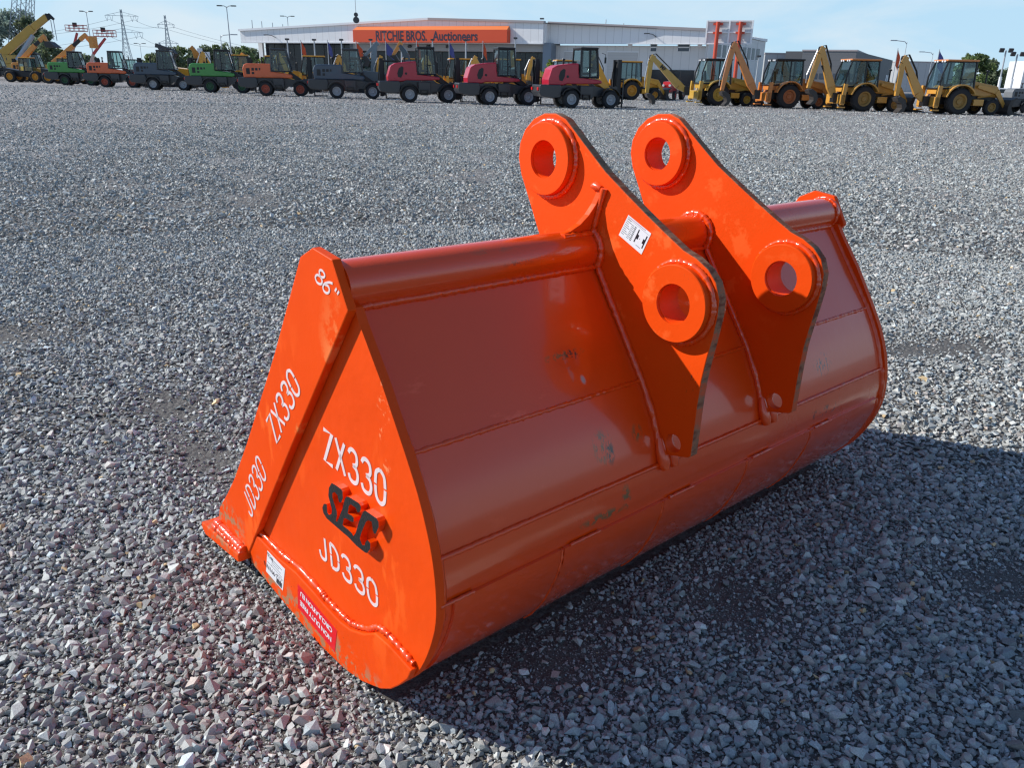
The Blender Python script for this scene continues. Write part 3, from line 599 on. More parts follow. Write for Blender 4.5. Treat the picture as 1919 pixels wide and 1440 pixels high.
def zone(r0, r1, step, size, sig, prs, half=45, keepall=False, lift=.25, big=0., fade=0, keep=1.):
    ex = r1*math.sin(R(half)); xs = np.arange(-ex, ex, step); ys = np.arange(0, r1, step)
    x, y = np.meshgrid(xs, ys); x = x.ravel()+RS.uniform(-.55, .55, x.size)*step; y = y.ravel()+RS.uniform(-.55, .55, y.size)*step
    r = np.hypot(x, y); a = np.degrees(np.abs(np.arctan2(x, y)))
    k = (r > r0) & (r < r1) & (a < half)
    if fade: k &= RS.uniform(size=r.size) > (r-fade)/(r1-fade)
    x, y = x[k], y[k]
    pt = patch(x, y); k = RS.uniform(size=x.size) > (pt*.95-.12)*keep
    x, y, pt = x[k], y[k], pt[k]
    bx, by = BL(x, y); k = ~((bx > .0) & (bx < .93) & (by > .03) & (by < 2.15)); x, y, pt = x[k], y[k], pt[k]
    n = x.size; s = size*np.exp(RS.normal(0, sig, n)); s = np.minimum(s, size*2.5)*(1-.35*pt)
    bx, by = BL(x, y); near = (bx > -.12) & (bx < 1.05) & (by > -.06) & (by < 2.22); s[near] = np.minimum(s[near], .011)
    if big:
        kb = RS.uniform(size=n) < big; s[kb] *= RS.uniform(1.4, 1.9, kb.sum()); s[near] = np.minimum(s[near], .012)
    g = RS.gamma(15, 1/15., n)*.40; g = np.clip(g, .12, .80)
    g = g*1.0; cl = np.stack([g*.975, g, g*.955], 1); kind = RS.uniform(size=n)
    k = kind < .08; cl[k] *= np.array([1.08, .98, .95]); k = (kind > .13) & (kind < .15); cl[k] *= np.array([1.16, .97, .90]); k = (kind > .18) & (kind < .187); cl[k] *= np.array([1.5, 1.08, .62])
    k = (kind > .2) & (kind < .32); cl[k] *= np.array([.90, 1.0, 1.08])
    z = hgt(x, y)+s*lift+RS.uniform(-.2, .35, n)*size
    M = rotm(n, .38)*s[:, None, None]; T = np.stack([x, y, z], 1); pi = RS.randint(0, len(prs), n)
    VS, FS, CS = [], [], []; base = 0
    for q, (V, F) in enumerate(prs):
        i = np.where(pi == q)[0]
        if not len(i): continue
        P = np.einsum('nij,vj->nvi', M[i], V)+T[i][:, None, :]; nv = len(V)
        VS.append(P.reshape(-1, 3)); FS.append((F[None]+(base+np.arange(len(i))*nv)[:, None, None]).reshape(-1, 3)); CS.append(np.repeat(cl[i], nv, 0)); base += len(i)*nv
    return np.concatenate(VS), np.concatenate(FS), np.concatenate(CS)
pa = protos(26, 10); pb = protos(14, 8); pc = protos(10, 7)
parts = [zone(1.0, 3.6, .0168, .0124, .34, pa, 46, big=.004), zone(1.0, 3.6, .0138, .0066, .35, pb, 46, lift=-.1, keep=.55), zone(1.0, 3.0, .0105, .0036, .3, pc, 46, lift=.2, keep=.0), zone(3.6, 8.5, .0205, .0136, .30, pb, 44, big=.002), zone(8.5, 28, .042, .0215, .3, pc, 41, fade=15), zone(18, 46, .125, .031, .3, pc, 39, lift=.1), zone(42, 92, .30, .050, .3, pc, 39, lift=.05)]
off = 0; V_, F_, C_ = [], [], []
for v, f, c in parts: V_.append(v); F_.append(f+off); C_.append(c); off += len(v)
V_ = np.concatenate(V_).astype(np.float32); F_ = np.concatenate(F_).astype(np.int32); C_ = np.concatenate(C_)
me = bpy.data.meshes.new('gravel'); me.vertices.add(len(V_)); me.vertices.foreach_set('co', V_.ravel())
me.loops.add(F_.size); me.loops.foreach_set('vertex_index', F_.ravel()); me.polygons.add(len(F_))
me.polygons.foreach_set('loop_start', np.arange(0, F_.size, 3, dtype=np.int32)); me.polygons.foreach_set('loop_total', np.full(len(F_), 3, dtype=np.int32))
me.update(calc_edges=True); me.shade_flat()
ca = me.attributes.new('stone', 'FLOAT_COLOR', 'POINT'); ca.data.foreach_set('color', np.concatenate([C_, np.ones((len(C_), 1))], 1).astype(np.float32).ravel())
print('gravel faces', len(F_))
gr = link('gravel', me, stone_mat()); tag(gr, 'loose grey crushed stone spread over the whole yard', 'gravel', kind='stuff')
# ------------------------------------------------------------------ machines of the yard
YEL = (.78, .36, .03); DARK = (.018, .019, .022)
m_blk = mat('black_machine_parts', (.012, .012, .014), .45, vary=.3, vscale=6)
m_tyre = mat('tyre_rubber', (.020, .020, .022), .8, bump=.4, bscale=30)
m_char = mat('charcoal_machine_paint', (.035, .037, .042), .4, coat=.3)
m_steel = mat('bare_steel', (.45, .46, .47), .35, metal=.8)
m_galv = mat('galvanised_steel', (.42, .45, .48), .5, metal=.2)
m_glass = glass_mat()
m_seat = mat('cab_interior', (.03, .03, .035), .7)
m_white = mat('white_vehicle_paint', (.75, .76, .78), .3, coat=.5)
m_redl = mat('red_tail_lamp', (.6, .02, .02), .3)
m_soot = mat('worn_bucket_steel', (.035, .03, .028), .5, vary=.4, vscale=5)
def paint(name, rgb): return mat(name, rgb, .35, coat=.4, vary=.12, vscale=2.)
P_GREEN = paint('green_machine_paint', (.06, .30, .05)); P_ORG = paint('orange_machine_paint', (.80, .14, .035)); P_NAVY = paint('slate_blue_machine_paint', (.045, .070, .105))
P_CRIM = paint('crimson_machine_paint', (.46, .010, .035)); P_YEL = paint('yellow_machine_paint', YEL); P_AMB = paint('amber_machine_paint', (.72, .27, .03)); P_OCH = paint('ochre_machine_paint', (.60, .30, .055)); P_RED = paint('red_machine_paint', (.50, .02, .02))
P_DULL = paint('dull_yellow_machine_paint', (.55, .33, .05)); P_TAN = paint('faded_orange_machine_paint', (.62, .22, .05))
def wheel(parent, x, y, r, wd, rim, name='wheel', n=22):
    ty = MB().lathe((x, y, r), [(r*.60, -wd/2), (r*.90, -wd/2), (r, -wd*.33), (r, wd*.33), (r*.90, wd/2), (r*.60, wd/2)], n)
    for i in range(n):      # lugs
        a = 2*math.pi*i/n; s_ = 1 if i % 2 else -1
        ty.box((x+math.cos(a)*r*1.0, y+s_*wd*.22, r+math.sin(a)*r*1.0*.995), (r*.05, wd*.46, r*.10), Euler((0, -a, 0)).to_matrix())
    t = ty.build(name, m_tyre, parent, smooth=40)
    MB().lathe((x, y, r), [(.001, -wd*.18), (r*.20, -wd*.30), (r*.24, -wd*.16), (r*.44, -wd*.10), (r*.50, -wd*.36), (r*.61, -wd*.40), (r*.61, wd*.40), (r*.50, wd*.36), (r*.44, wd*.1), (r*.24, wd*.16), (r*.2, wd*.3), (.001, wd*.18)], n).build('rim', rim, t, smooth=40)
    return t
def frame_posts(mb, pts, r): mb.tube(pts, r, 6)
def cab(parent, x0, x1, hw, z0, z1, frame, roofm=None, lean=(.10, .05), roof_over=.06, rw=.05, name='cab', seat=True, mid=None):
    """x0 rear, x1 front at the foot; roof narrower by lean at rear/front"""
    a0, a1 = x0+lean[0], x1-lean[1]; tw = hw*.90; mb = MB()
    for s in (-1, 1):
        mb.tube([(x0, s*hw, z0), (x0+.02, s*hw, z0+(z1-z0)*.45), (a0, s*tw, z1)], rw, 6); mb.tube([(x1, s*hw, z0), (a1, s*tw, z1)], rw, 6)
        mb.tube([(x0, s*hw, z0), (x1, s*hw, z0)], rw, 6); mb.tube([(a0, s*tw, z1), (a1, s*tw, z1)], rw, 6)
        q = mid if mid is not None else (x0*.62+x1*.38); mb.tube([(q, s*hw, z0), (q, s*tw, z1)], rw*.9, 6)
        mb.tube([(q, s*(hw+.03), z0+(z1-z0)*.35), (q+(x1-q)*.4, s*(hw+.03), z0+(z1-z0)*.35)], rw*.4, 5)
    for xx, aa in ((x0, a0), (x1, a1)): mb.tube([(xx, -hw, z0), (xx, hw, z0)], rw, 6); mb.tube([(aa, -tw, z1), (aa, tw, z1)], rw, 6)
    c = mb.build(name, frame, parent, smooth=50)
    g = MB(); k = .012
    g.add([(x0, -hw+k, z0), (x1, -hw+k, z0), (a1, -tw+k, z1), (a0, -tw+k, z1), (x0, hw-k, z0), (x1, hw-k, z0), (a1, tw-k, z1), (a0, tw-k, z1)], [(0, 1, 2, 3), (5, 4, 7, 6), (4, 0, 3, 7), (1, 5, 6, 2)])
    g.build('window', m_glass, c)
    MB().box(((a0+a1)/2, 0, z1+.05), (a1-a0+roof_over*2, tw*2+roof_over*2, .10)).build('roof', roofm or frame, c, bevel=.035)
    if seat:
        sb = MB().box((x0+(x1-x0)*.38, 0, z0+.18), (.5, .48, .14)).box((x0+(x1-x0)*.20, 0, z0+.50), (.13, .46, .62), (0, -.15, 0)).tube([(x1-.16, 0, z0), (x1-.32, 0, z0+.48)], .03, 6)
        sb.lathe((x1-.36, 0, z0+.52), [(.17, -.015), (.20, -.015), (.20, .015), (.17, .015)], 14, 'z'); sb.build('seat', m_seat, c)
    return c
def exhaust(parent, x, y, z0, z1):
    MB().cyl((x, y, z0), (x, y, z0+.14), .075, n=10).cyl((x, y, z0+.1), (x, y, z1), .045, n=10).cyl((x, y, z1), (x+.02, y, z1+.07), .10, .085, n=10).build('exhaust', m_blk, parent, smooth=40)
def mast(parent, x, h, tilt=0.):
    mb = MB()
    for s in (-1, 1):
        mb.bar((x, s*.30, .18), (x+tilt, s*.30, h), .10, .22); mb.bar((x+.12, s*.19, .22), (x+.12+tilt, s*.19, h-.12), .06, .14); mb.tube([(x-.16, s*.24, .7), (x-.20, s*.24, 1.5), (x-.10, s*.22, h-.2)], .03, 5)
    for z in (.35, 1.15, h-.05): mb.bar((x+tilt*z/h, -.34, z), (x+tilt*z/h, .34, z), .08, .08)
    mb.cyl((x+.06, 0, .3), (x+.06+tilt, 0, h-.3), .045, n=8)
    ms = mb.build('mast', m_blk, parent, bevel=.0)
    MB().bx(x+.14, x+.24, -.55, .55, .25, .35).bx(x+.14, x+.24, -.55, .55, .62, .72).bar((x+.20, -.50, .3), (x+.20, -.50, 1.55), .06, .06).bar((x+.20, .50, .3), (x+.20, .50, 1.55), .06, .06).bar((x+.20, -.52, 1.55), (x+.20, .52, 1.55), .06, .06).bx(x-.45, x-.10, -.40, .40, .45, 1.15).bar((x+.20, 0, .3), (x+.20, 0, 1.55), .05, .05).build('carriage', m_char, ms)
    for s in (-1, 1):
        MB().bx(x+.24, x+.29, s*.30-.06, s*.30+.06, .06, .75).bx(x+.24, x+1.15, s*.30-.06, s*.30+.06, .05, .095).build('fork', m_blk, ms)
    # name plate written up the rail, as small marks
    return ms
def loader(px, py, ang, body, rimm, style, label, scale=1., name='wheel_loader', glassroof=None, k_mast=True, extra=None, lenback=1.):
    """compact wheel loader; (px,py) is where its near rear wheel stands in the picture"""
    g = gp(px, py); rz = R(ang)
    # near side is local -y; rear wheel at x=-1.15, y=-.75
    off = Matrix.Rotation(rz, 3, 'Z')@Vector((-1.15, -.85, 0))*scale
    t = empty(name, (g.x-off.x, g.y-off.y, -.005), rz, label, 'loader', 'compact loaders parked in a row'); t.scale = (scale,)*3
    for x in (-1.15, 1.17):
        for s in (-1, 1): wheel(t, x, s*.75, .47, .34, rimm)
    # chassis and wings
    c = MB().prism([(-1.9, .62), (-.75, .55), (-.45, .45), (.15, .45), (.35, .62), (1.45, .60), (1.5, .95), (.2, 1.18), (-1.9, 1.18)], -.45, .45)
    c.bx(-.62, .10, -.80, .80, .55, 1.16)
    c.build('chassis', m_char, t, bevel=.02)
    st_ = MB()
    for s in (-1, 1):
        for z in (.42, .68): st_.bx(-.50, -.05, s*.86-.06, s*.86+.06, z, z+.05)
        st_.bx(-.50, -.46, s*.86-.06, s*.86+.06, .42, .73); st_.bx(-.09, -.05, s*.86-.06, s*.86+.06, .42, .73)
    st_.build('step', m_blk, t)
    for x in (-1.15, 1.17):
        for s in (-1, 1):
            a0 = circ((x, .49), .60, 10, 20, 160); a1 = circ((x, .49), .555, 10, 20, 160)[::-1]
            y0, y1 = (.56, .93) if s > 0 else (-.93, -.56)
            MB().prism(a0+a1, y0, y1).build('mudguard', m_char if style == 'A' else m_blk, t, smooth=40)
    MB().prism([(-2.92, 1.18), (-2.97, .80), (-2.84, .60), (-2.2, .50), (-1.72, .55), (-1.66, .95), (-1.75, 1.20)], -.72, .72).build('counterweight', m_char, t, bevel=.04)
    for s in (-1, 1): MB().box((-2.985, s*.52, .98), (.05, .22, .16)).build('tail_lamp', m_redl, t, bevel=.01)
    if style == 'A':
        hp = [(-2.55, 1.17), (-2.60, 1.75), (-2.50, 2.00), (-2.30, 2.08), (-.72, 2.08), (-.72, 1.62), (.62, 1.42), (.72, 1.28), (.60, 1.17)]
    else:
        hp = [(-2.40, 1.17), (-2.42, 1.45), (-2.24, 2.02), (-1.95, 2.18), (-1.2, 2.28), (-.70, 2.30), (-.66, 1.78), (-.30, 1.58), (.35, 1.50), (.70, 1.44), (.72, 1.30), (.2, 1.26), (-.6, 1.24), (-1.3, 1.24), (-1.55, 1.17)]
    h = MB().prism(hp, -.60, .60).build('hood', body, t, bevel=.06, segs=3)
    for s in (-1, 1):
        y = s*.606
        if style == 'A':
            for (a, b, c_, d) in ((-2.36, -2.12, 1.40, 1.78), (-2.0, -1.84, 1.62, 1.80), (-1.76, -1.60, 1.64, 1.80), (-2.0, -1.84, 1.40, 1.54), (-1.52, -1.42, 1.66, 1.80)): MB().bx(a, b, y-.006, y+.006, c_, d).build('vent', m_blk, h)
        else:
            MB().prism([(-1.80, 1.42), (-1.62, 1.38), (-1.50, 1.60), (-1.46, 1.95), (-1.56, 2.02), (-1.74, 1.90), (-1.84, 1.62)], y-.006, y+.006).build('vent', m_blk, h); MB().prism(circ((-1.32, 1.62), .07, 10), y-.006, y+.006).build('vent', m_blk, h)
    if style == 'A': cab(t, -.70, .62, .62, 1.62, 2.98, m_char if body is not P_GREEN and body is not P_AMB else m_blk, lean=(.06, .30), mid=-.22)
    else: cab(t, -.62, .46, .64, 1.60, 3.02, m_blk, lean=(.04, .12), mid=-.05)
    for s in (-1, 1): MB().tube([(.60, s*.62, 2.85), (.72, s*.84, 2.78), (.72, s*.84, 2.62)], .016, 5).box((.72, s*.86, 2.48), (.05, .16, .30)).build('mirror', m_blk, t)
    exhaust(t, -1.35, .12, 2.10, 2.46)
    # front loader arms
    arm = MB()
    for s in (-1, 1): arm.taper((.42, s*.36, 1.50), (1.30, s*.36, .95), .09, .30, .09, .22); arm.taper((1.30, s*.36, .98), (1.75, s*.36, .42), .09, .24, .09, .16)
    arm.cyl((.55, 0, 1.25), (1.45, 0, .95), .06, n=8)
    arm.build('lift_arm', P_YEL if style == 'B' and extra == 'yellow' else m_blk, t)
    if k_mast: mast(t, 1.82, 2.55)
    return t
def arm_chain(t, y, pts, w0, names, mats, wd=.22):
    for i in range(len(pts)-1):
        a, b = pts[i], pts[i+1]
        MB().taper((a[0], y, a[1]), (b[0], y, b[1]), wd, w0[i], wd*.9, w0[i+1]).build(names[i], mats[i], t, bevel=.02)
def backhoe(loc, ang, body, roofm, rimm, label, scale=1., arm=None, frame=None, name='backhoe_loader', hood=None, bucket=True, text_on=None, group='backhoe loaders parked in a row', xdrop=None):
    t = empty(name, (loc[0], loc[1], -.005), R(ang), label, 'digger', group); t.scale = (scale,)*3
    fr = frame or m_blk
    for s in (-1, 1): wheel(t, 0, s*.85, .72, .48, rimm, n=26); wheel(t, 2.05, s*.80, .43, .32, rimm)
    MB().prism([(-.95, .55), (2.45, .42), (2.6, .75), (2.4, 1.05), (-.95, 1.15)], -.42, .42).build('chassis', m_blk, t, bevel=.02)
    MB().prism([(.88, .50), (1.50, .50), (1.50, .85), (.88, .85)], -.95, .95).build('fuel_tank', body, t, bevel=.03)
    MB().prism([(.85, 1.05), (2.62, .95), (2.66, 1.30), (2.45, 1.58), (.90, 1.85)], -.48, .48).build('hood', body, t, bevel=.05)
    for s in (-1, 1):
        a0 = circ((0, .72), .93, 14, 28, 165); a1 = circ((0, .72), .86, 14, 28, 165)[::-1]
        MB().prism(a0+a1, s*.62 if s > 0 else -1.12, 1.12 if s > 0 else -.62).build('mudguard', body, t, smooth=40)
    MB().prism([(-1.15, 1.10), (.88, 1.00), (.88, 1.42), (.4, 1.62), (-1.15, 1.42)], -.60, .60).build('cab_floor', body, t, bevel=.02)
    c = cab(t, -1.18, .86, .70, 1.40, 2.86, fr, roofm, lean=(.28, .06), roof_over=.10, mid=.02)
    lm = MB()
    for y in (-.5, -.25, .25, .5): lm.box((-1.02, y, 2.86), (.05, .13, .09))
    lm.build('work_lamp', m_white, c)
    exhaust(t, 1.75, -.30, 1.62, 2.35)
    # front loader
    for s in (-1, 1):
        fm = MB(); fm.taper((1.15, s*.62, 1.55), (2.35, s*.62, 1.30), .10, .16, .10, .30); fm.taper((2.35, s*.62, 1.30), (3.05, s*.62, .38), .10, .28, .10, .16); fm.cyl((1.35, s*.50, .95), (2.45, s*.50, 1.10), .05, n=6); fm.build('loader_arm', body, t)
    if bucket:
        MB().prism([(3.0, .05), (3.85, .04), (3.86, .08), (3.25, .20), (3.12, .45), (3.20, .78), (3.38, .95), (3.34, .99), (3.02, .85), (2.92, .50), (2.93, .2)], -1.10, 1.10).build('loader_bucket', m_soot, t)
    # stabilisers
    for s in (-1, 1): MB().bar((-1.30, s*.85, .35), (-1.22, s*.85, 1.55), .20, .22).box((-1.33, s*.85, .22), (.42, .30, .07)).build('stabiliser', body, t)
    MB().bx(-1.45, -1.15, -.95, .95, .42, .95).build('slide_frame', body, t, bevel=.02)
    a = arm or [(-1.65, .85), (-2.15, 1.35), (-2.95, 2.98), (-3.35, 1.35)]
    y = -.25
    (x0, z0), (x1, z1), (x2, z2), (x3, z3) = a
    MB().box((x0+.08, y, z0-.05), (.36, .42, .55)).build('swing_post', m_blk, t, bevel=.02)
    bm = MB().taper((x0, y, z0), (x1, y, z1), .20, .30, .22, .52).taper((x1, y, z1), (x2, y, z2), .22, .52, .20, .26); b_ = bm.build('boom', body, t, bevel=.015)
    MB().cyl((x0-.10, y, z0+.35), (x1+(x2-x1)*.55-.25, y, z1+(z2-z1)*.55+.05), .07, n=8).build('hydraulic_ram', m_blk, b_)
    dp = MB().taper((x2+.10, y, z2+.12), (x2-.10, y, z2-.25), .20, .30, .20, .34).taper((x2-.10, y, z2-.25), (x3, y, z3), .20, .34, .18, .22).build('dipper', body, t, bevel=.015)
    MB().cyl((x2-.22, y, z2-.05), (x3-.20, y, z3+.75), .05, n=8).cyl((x3-.20, y, z3+.8), (x3-.2, y, z3+.3), .03, n=8).build('hydraulic_ram', m_steel, dp)
    for dy in (-.05, .05): MB().tube([(x0-.12, y+dy, z0+.3), ((x0+x1)/2-.30, y+dy, (z0+z1)/2+.30), (x1-.10, y+dy, z1+.45), ((x1+x2)/2+.26, y+dy, (z1+z2)/2+.24), (x2+.22, y+dy, z2+.22), (x2-.16, y+dy, z2+.12), (x2-.30, y+dy, z2-.5)], .028, 6).build('hose', m_blk, b_)
    bx = x3+.02; bz = z3-.10
    MB().prism([(bx-.10, bz), (bx+.12, bz+.08), (bx+.42, bz-.10), (bx+.55, bz-.45), (bx+.45, bz-.72), (bx+.20, bz-.82), (bx+.10, bz-.78), (bx+.30, bz-.55), (bx+.22, bz-.30), (bx-.02, bz-.18)], y-.30, y+.30).build('digging_bucket', m_soot, t)
    if text_on:
        # letters along the boom
        p, q = Vector((x2, z2)), Vector((x1, z1)); d = (q-p).normalized(); nn = Vector((-d.y, d.x)); o = p.lerp(q, .30)-nn*.10
        mt_ = Matrix(((d.x, nn.x, 0, o.x), (0, 0, -1, y-.118), (d.y, nn.y, 0, o.y), (0, 0, 0, 1)))
        text('lettering', text_on, .34, mt_, m_blk, b_, offset=.012)
    return t
# ---- front row, near to far: compact loaders
RIMG = mat('grey_rim_paint', (.40, .41, .43), .5)
rim_g = mat('green_rim_paint', (.035, .11, .05), .5); rim_o = mat('orange_rim_paint', (.42, .09, .05), .5); rim_y = mat('yellow_rim_paint', (.62, .28, .03), .5)
loader(1070, 202.6, 17, P_CRIM, RIMG, 'B', 'crimson wheel loader with fork mast, nearest and rightmost of the three crimson ones', extra='yellow')
loader(917.6, 196.6, 15, P_CRIM, RIMG, 'B', 'crimson wheel loader with fork mast, middle one of the three crimson loaders')
loader(768.5, 191.8, 13, P_CRIM, RIMG, 'B', 'crimson wheel loader with fork mast, farthest left of the three crimson loaders')
loader(632, 184.6, 12, P_NAVY, RIMG, 'A', 'slate blue wheel loader with fork mast beside the leftmost crimson loader')
loader(499, 179.6, 11, P_ORG, rim_o, 'A', 'orange wheel loader with fork mast standing between green and slate blue loaders')
loader(395, 173.5, 11, P_GREEN, rim_g, 'A', 'green wheel loader with fork mast beside the nearer orange loader')
loader(288.5, 168.6, 11, P_NAVY, RIMG, 'A', 'slate blue wheel loader with fork mast between an orange and a green loader')
loader(198, 163.3, 11, P_ORG, rim_o, 'A', 'orange wheel loader far left in the row, between green and slate blue loaders')
loader(123, 159.6, 11, P_GREEN, rim_g, 'A', 'green wheel loader far left in the row, beside the amber loader')
loader(50, 153.0, 11, P_AMB, rim_y, 'A', 'amber wheel loader near the left edge under the big crane boom')
loader(-22, 150.2, 11, m_blk, RIMG, 'A', 'black wheel loader cut by the left edge of the photo')
# ---- right: old backhoe loaders in the front row
def onp(px, py, r=.85, ang=8, sc=1.):
    g = gp(px, py); o = Matrix.Rotation(R(ang), 3, 'Z')@Vector((0, -r*sc, 0)); return (g.x-o.x, g.y-o.y)
backhoe(onp(1790, 214.5, ang=4), 4, P_OCH, P_TAN, mat('ochre_rim_paint', (.36, .21, .06), .6), 'ochre backhoe loader at the right end with open black bucket', arm=[(-1.75, .75), (-2.15, 1.15), (-3.30, 2.95), (-3.40, .95)])
backhoe(onp(1613, 208.5, ang=6), 6, P_OCH, P_TAN, mat('ochre_rim_paint', (.36, .21, .06), .6), 'ochre backhoe loader with yellow roof in front of the dark grey warehouse', arm=[(-1.60, .80), (-1.85, 1.35), (-2.75, 3.45), (-3.25, 1.25)])
backhoe(onp(1474, 203, ang=6), 6, P_TAN, m_blk, mat('rust_orange_rim_paint', (.42, .14, .05), .6), 'faded orange backhoe loader with black cab and folded pointed boom', arm=[(-1.95, .85), (-2.35, 1.45), (-3.70, 3.72), (-4.20, 1.0)])
backhoe(onp(1343, 198, ang=8), 8, P_DULL, m_blk, mat('dull_yellow_rim_paint', (.50, .33, .05), .6), 'dull yellow backhoe loader with MF lettering on its long boom', arm=[(-2.10, .95), (-2.6, 1.25), (-4.55, 2.95), (-4.75, .75)], text_on='MF')
# ---- second row: backhoe loaders with yellow roofs
def row2(px, top, base, ang, label, mt=P_YEL, **k):
    # far machines: distance from apparent height (2.95 m)
    g = gp(px, top+1, 2.96); backhoe((g.x, g.y), ang, mt, P_YEL, rim_y, label, group='yellow backhoe loaders of the second row', frame=m_blk, **k)
row2(1180, 113, 186.5, 12, 'yellow backhoe loader behind the nearest crimson loader, right of the shrub')
row2(1062, 111, 181, 12, 'yellow backhoe loader between the two nearer crimson loaders, beside the shrub')
row2(955, 109, 177, 12, 'yellow backhoe loader hidden behind the middle crimson loader')
row2(863, 108, 173.5, 12, 'yellow backhoe loader seen between the two farther crimson loaders')
row2(775, 108, 171, 12, 'yellow backhoe loader hidden behind the leftmost crimson loader')
row2(697, 107, 168.5, 12, 'yellow backhoe loader behind the nearer slate blue loader')
row2(589, 103, 164.5, 12, 'yellow backhoe loader between the nearer orange and slate blue loaders')
row2(518, 103, 161.5, 12, 'yellow backhoe loader right behind the nearer orange loader')
row2(446, 101, 159, 12, 'yellow backhoe loader behind the nearer green loader')
# ---- telehandlers, crane, lifts, excavators further back
def telehandler(px, py, ang, pts, label, load=None):
    g = gp(px, py); t = empty('telehandler', (g.x, g.y, -.005), R(ang), label, 'telehandler')
    for x in (-1.4, 1.4):
        for s in (-1, 1): wheel(t, x, s*.9, .60, .42, rim_y)
    MB().prism([(-2.3, .6), (2.2, .55), (2.3, 1.0), (-.2, 1.15), (-2.3, 1.5)], -.55, .55).build('chassis', m_blk, t, bevel=.03)
    MB().prism([(-.2, 1.0), (1.9, .95), (1.95, 1.35), (-.2, 1.6)], .25, 1.05).build('hood', P_YEL, t, bevel=.04)
    cab(t, -.55, .9, .42, 1.15, 2.5, m_blk, P_YEL, seat=False)
    (a, b, c, d) = [Vector((p[0], 0, p[1])) for p in pts]
    MB().taper(a, b, .40, .48, .36, .42).build('boom', P_AMB, t, bevel=.02)
    MB().taper(b-(b-a).normalized()*.1, c, .28, .34, .26, .30).build('boom_extension', m_blk, t, bevel=.02)
    e = c+(d-c)*.12
    MB().taper(c, c+(c-b).normalized()*.9, .30, .40, .30, .34).build('boom_head', P_AMB, t, bevel=.02)
    MB().taper(c+(c-b).normalized()*.75, d, .28, .36, .24, .24).build('boom_nose', P_AMB, t, bevel=.02)
    if load == 'bucket':
        q = d; MB().prism([(q.x-.1, q.z+.38), (q.x+.4, q.z+.34), (q.x+1.1, q.z-.22), (q.x+1.05, q.z-.27), (q.x, q.z-.26), (q.x-.12, q.z-.1)], -.6, .6).build('bucket', m_soot, t)
    else: MB().bx(d.x, d.x+.45, -.5, .5, d.z-.45, d.z+.7).build('carriage', P_AMB, t, bevel=.02)
    return t
def th_pts(px0, dist, pp):
    o = at(px0, 120, dist); return [((at(a, b, dist).x-o.x), at(a, b, dist).z) for a, b in pp]
def tele(px0, dist, pp, label, load=None):
    o = at(px0, 120, dist); p_ = th_pts(px0, dist, pp); global gp
    keep = gp; gp = lambda *a: o
    try: telehandler(0, 0, 0, p_, label, load)
    finally: gp = keep
tele(48, 94, [(38, 116), (66, 84), (74, 76), (91, 84)], 'amber telehandler with raised boom and black bucket above the amber loader', 'bucket')
tele(120, 90, [(100, 118), (138, 85), (150, 74), (171, 81)], 'amber telehandler with raised boom and fork carriage behind the far green loader')
# mobile crane
cr0 = at(-60, 118, 116); CRN = empty('mobile_crane', (cr0.x, cr0.y, 0), R(12), 'large yellow mobile crane with raised telescopic boom at the far left', 'crane')
dirx = Matrix.Rotation(R(-12), 3, 'Z')
def cl(px, py, dist):
    p = at(px, py, dist); q = dirx@(p-Vector((cr0.x, cr0.y, 0))); return q
A_, B_, C_2 = cl(-30, 132, 116), cl(62, 52, 117), cl(88, 31, 117.3)
MB().taper(A_, B_, .7, 1.0, .7, 1.05).build('boom', P_DULL, CRN, bevel=.04)
MB().taper(B_, C_2, .55, .85, .55, .80).build('boom_section', P_DULL, CRN, bevel=.04)
MB().taper(C_2-(C_2-B_)*.02, cl(93, 30, 117.4), .6, .9, .5, .6).taper(cl(90, 27, 117.4), cl(101, 36, 117.4), .4, .5, .3, .3).build('boom_head', m_blk, CRN, bevel=.03)
MB().cyl(cl(32, 112, 116), cl(62, 66, 116.6), .28, n=10).build('hydraulic_ram', m_galv, CRN, smooth=40)
MB().tube([cl(95, 37, 117.4), cl(101, 74, 117.2)], .05, 5).tube([cl(100, 37, 117.4), cl(107, 76, 117.2)], .05, 5).build('hoist_rope', m_galv, CRN)
q = cl(10, 118, 116)
MB().bx(q.x-9, q.x+6, -1.3, 1.3, .9, 2.0).build('carrier', P_DULL, CRN, bevel=.05); MB().bx(q.x-2.5, q.x+2.2, -1.2, 1.2, 2.0, 3.1).build('superstructure', P_DULL, CRN, bevel=.05)
MB().bx(q.x+2.2, q.x+4.0, -1.2, -.1, 2.0, 3.5).build('cab', m_blk, CRN, bevel=.05)
for x in (-7, -5, 1, 3.5):
    for s in (-1, 1): wheel(CRN, q.x+x, s*1.1, .65, .45, RIMG, n=18)
# lattice crane jib at the top left corner
def lattice(mb, a, b, wd, n, r, side=Vector((0, 1, 0))):
    a, b = Vector(a), Vector(b); d = (b-a).normalized(); u = d.cross(side).normalized(); v = side
    cs = [(u*i+v*j)*wd/2 for i, j in ((-1, -1), (1, -1), (1, 1), (-1, 1))]
    for c in cs: mb.bar(a+c, b+c, r*2.0)
    for k in range(n):
        p, q_ = a.lerp(b, k/n), a.lerp(b, (k+1)/n)
        for i in range(4): mb.bar(p+cs[i], q_+cs[(i+1) % 4], r*1.2)
j0, j1 = at(20, 90, 150), at(53, -30, 150); JIB = empty('crawler_crane', (j0.x, j0.y, 0), 0, 'grey lattice crane boom rising out of the top left corner', 'crane')
o_ = Vector((j0.x, j0.y, 0)); mb = MB(); lattice(mb, Vector((0, 0, 2)), at(38, -25, 150)-o_, 1.5, 12, .05); mb.build('boom', m_galv, JIB)
mb = MB(); lattice(mb, Vector((2.5, 0, 2)), at(58, -20, 150)-o_, .9, 12, .04); mb.build('mast', m_galv, JIB)
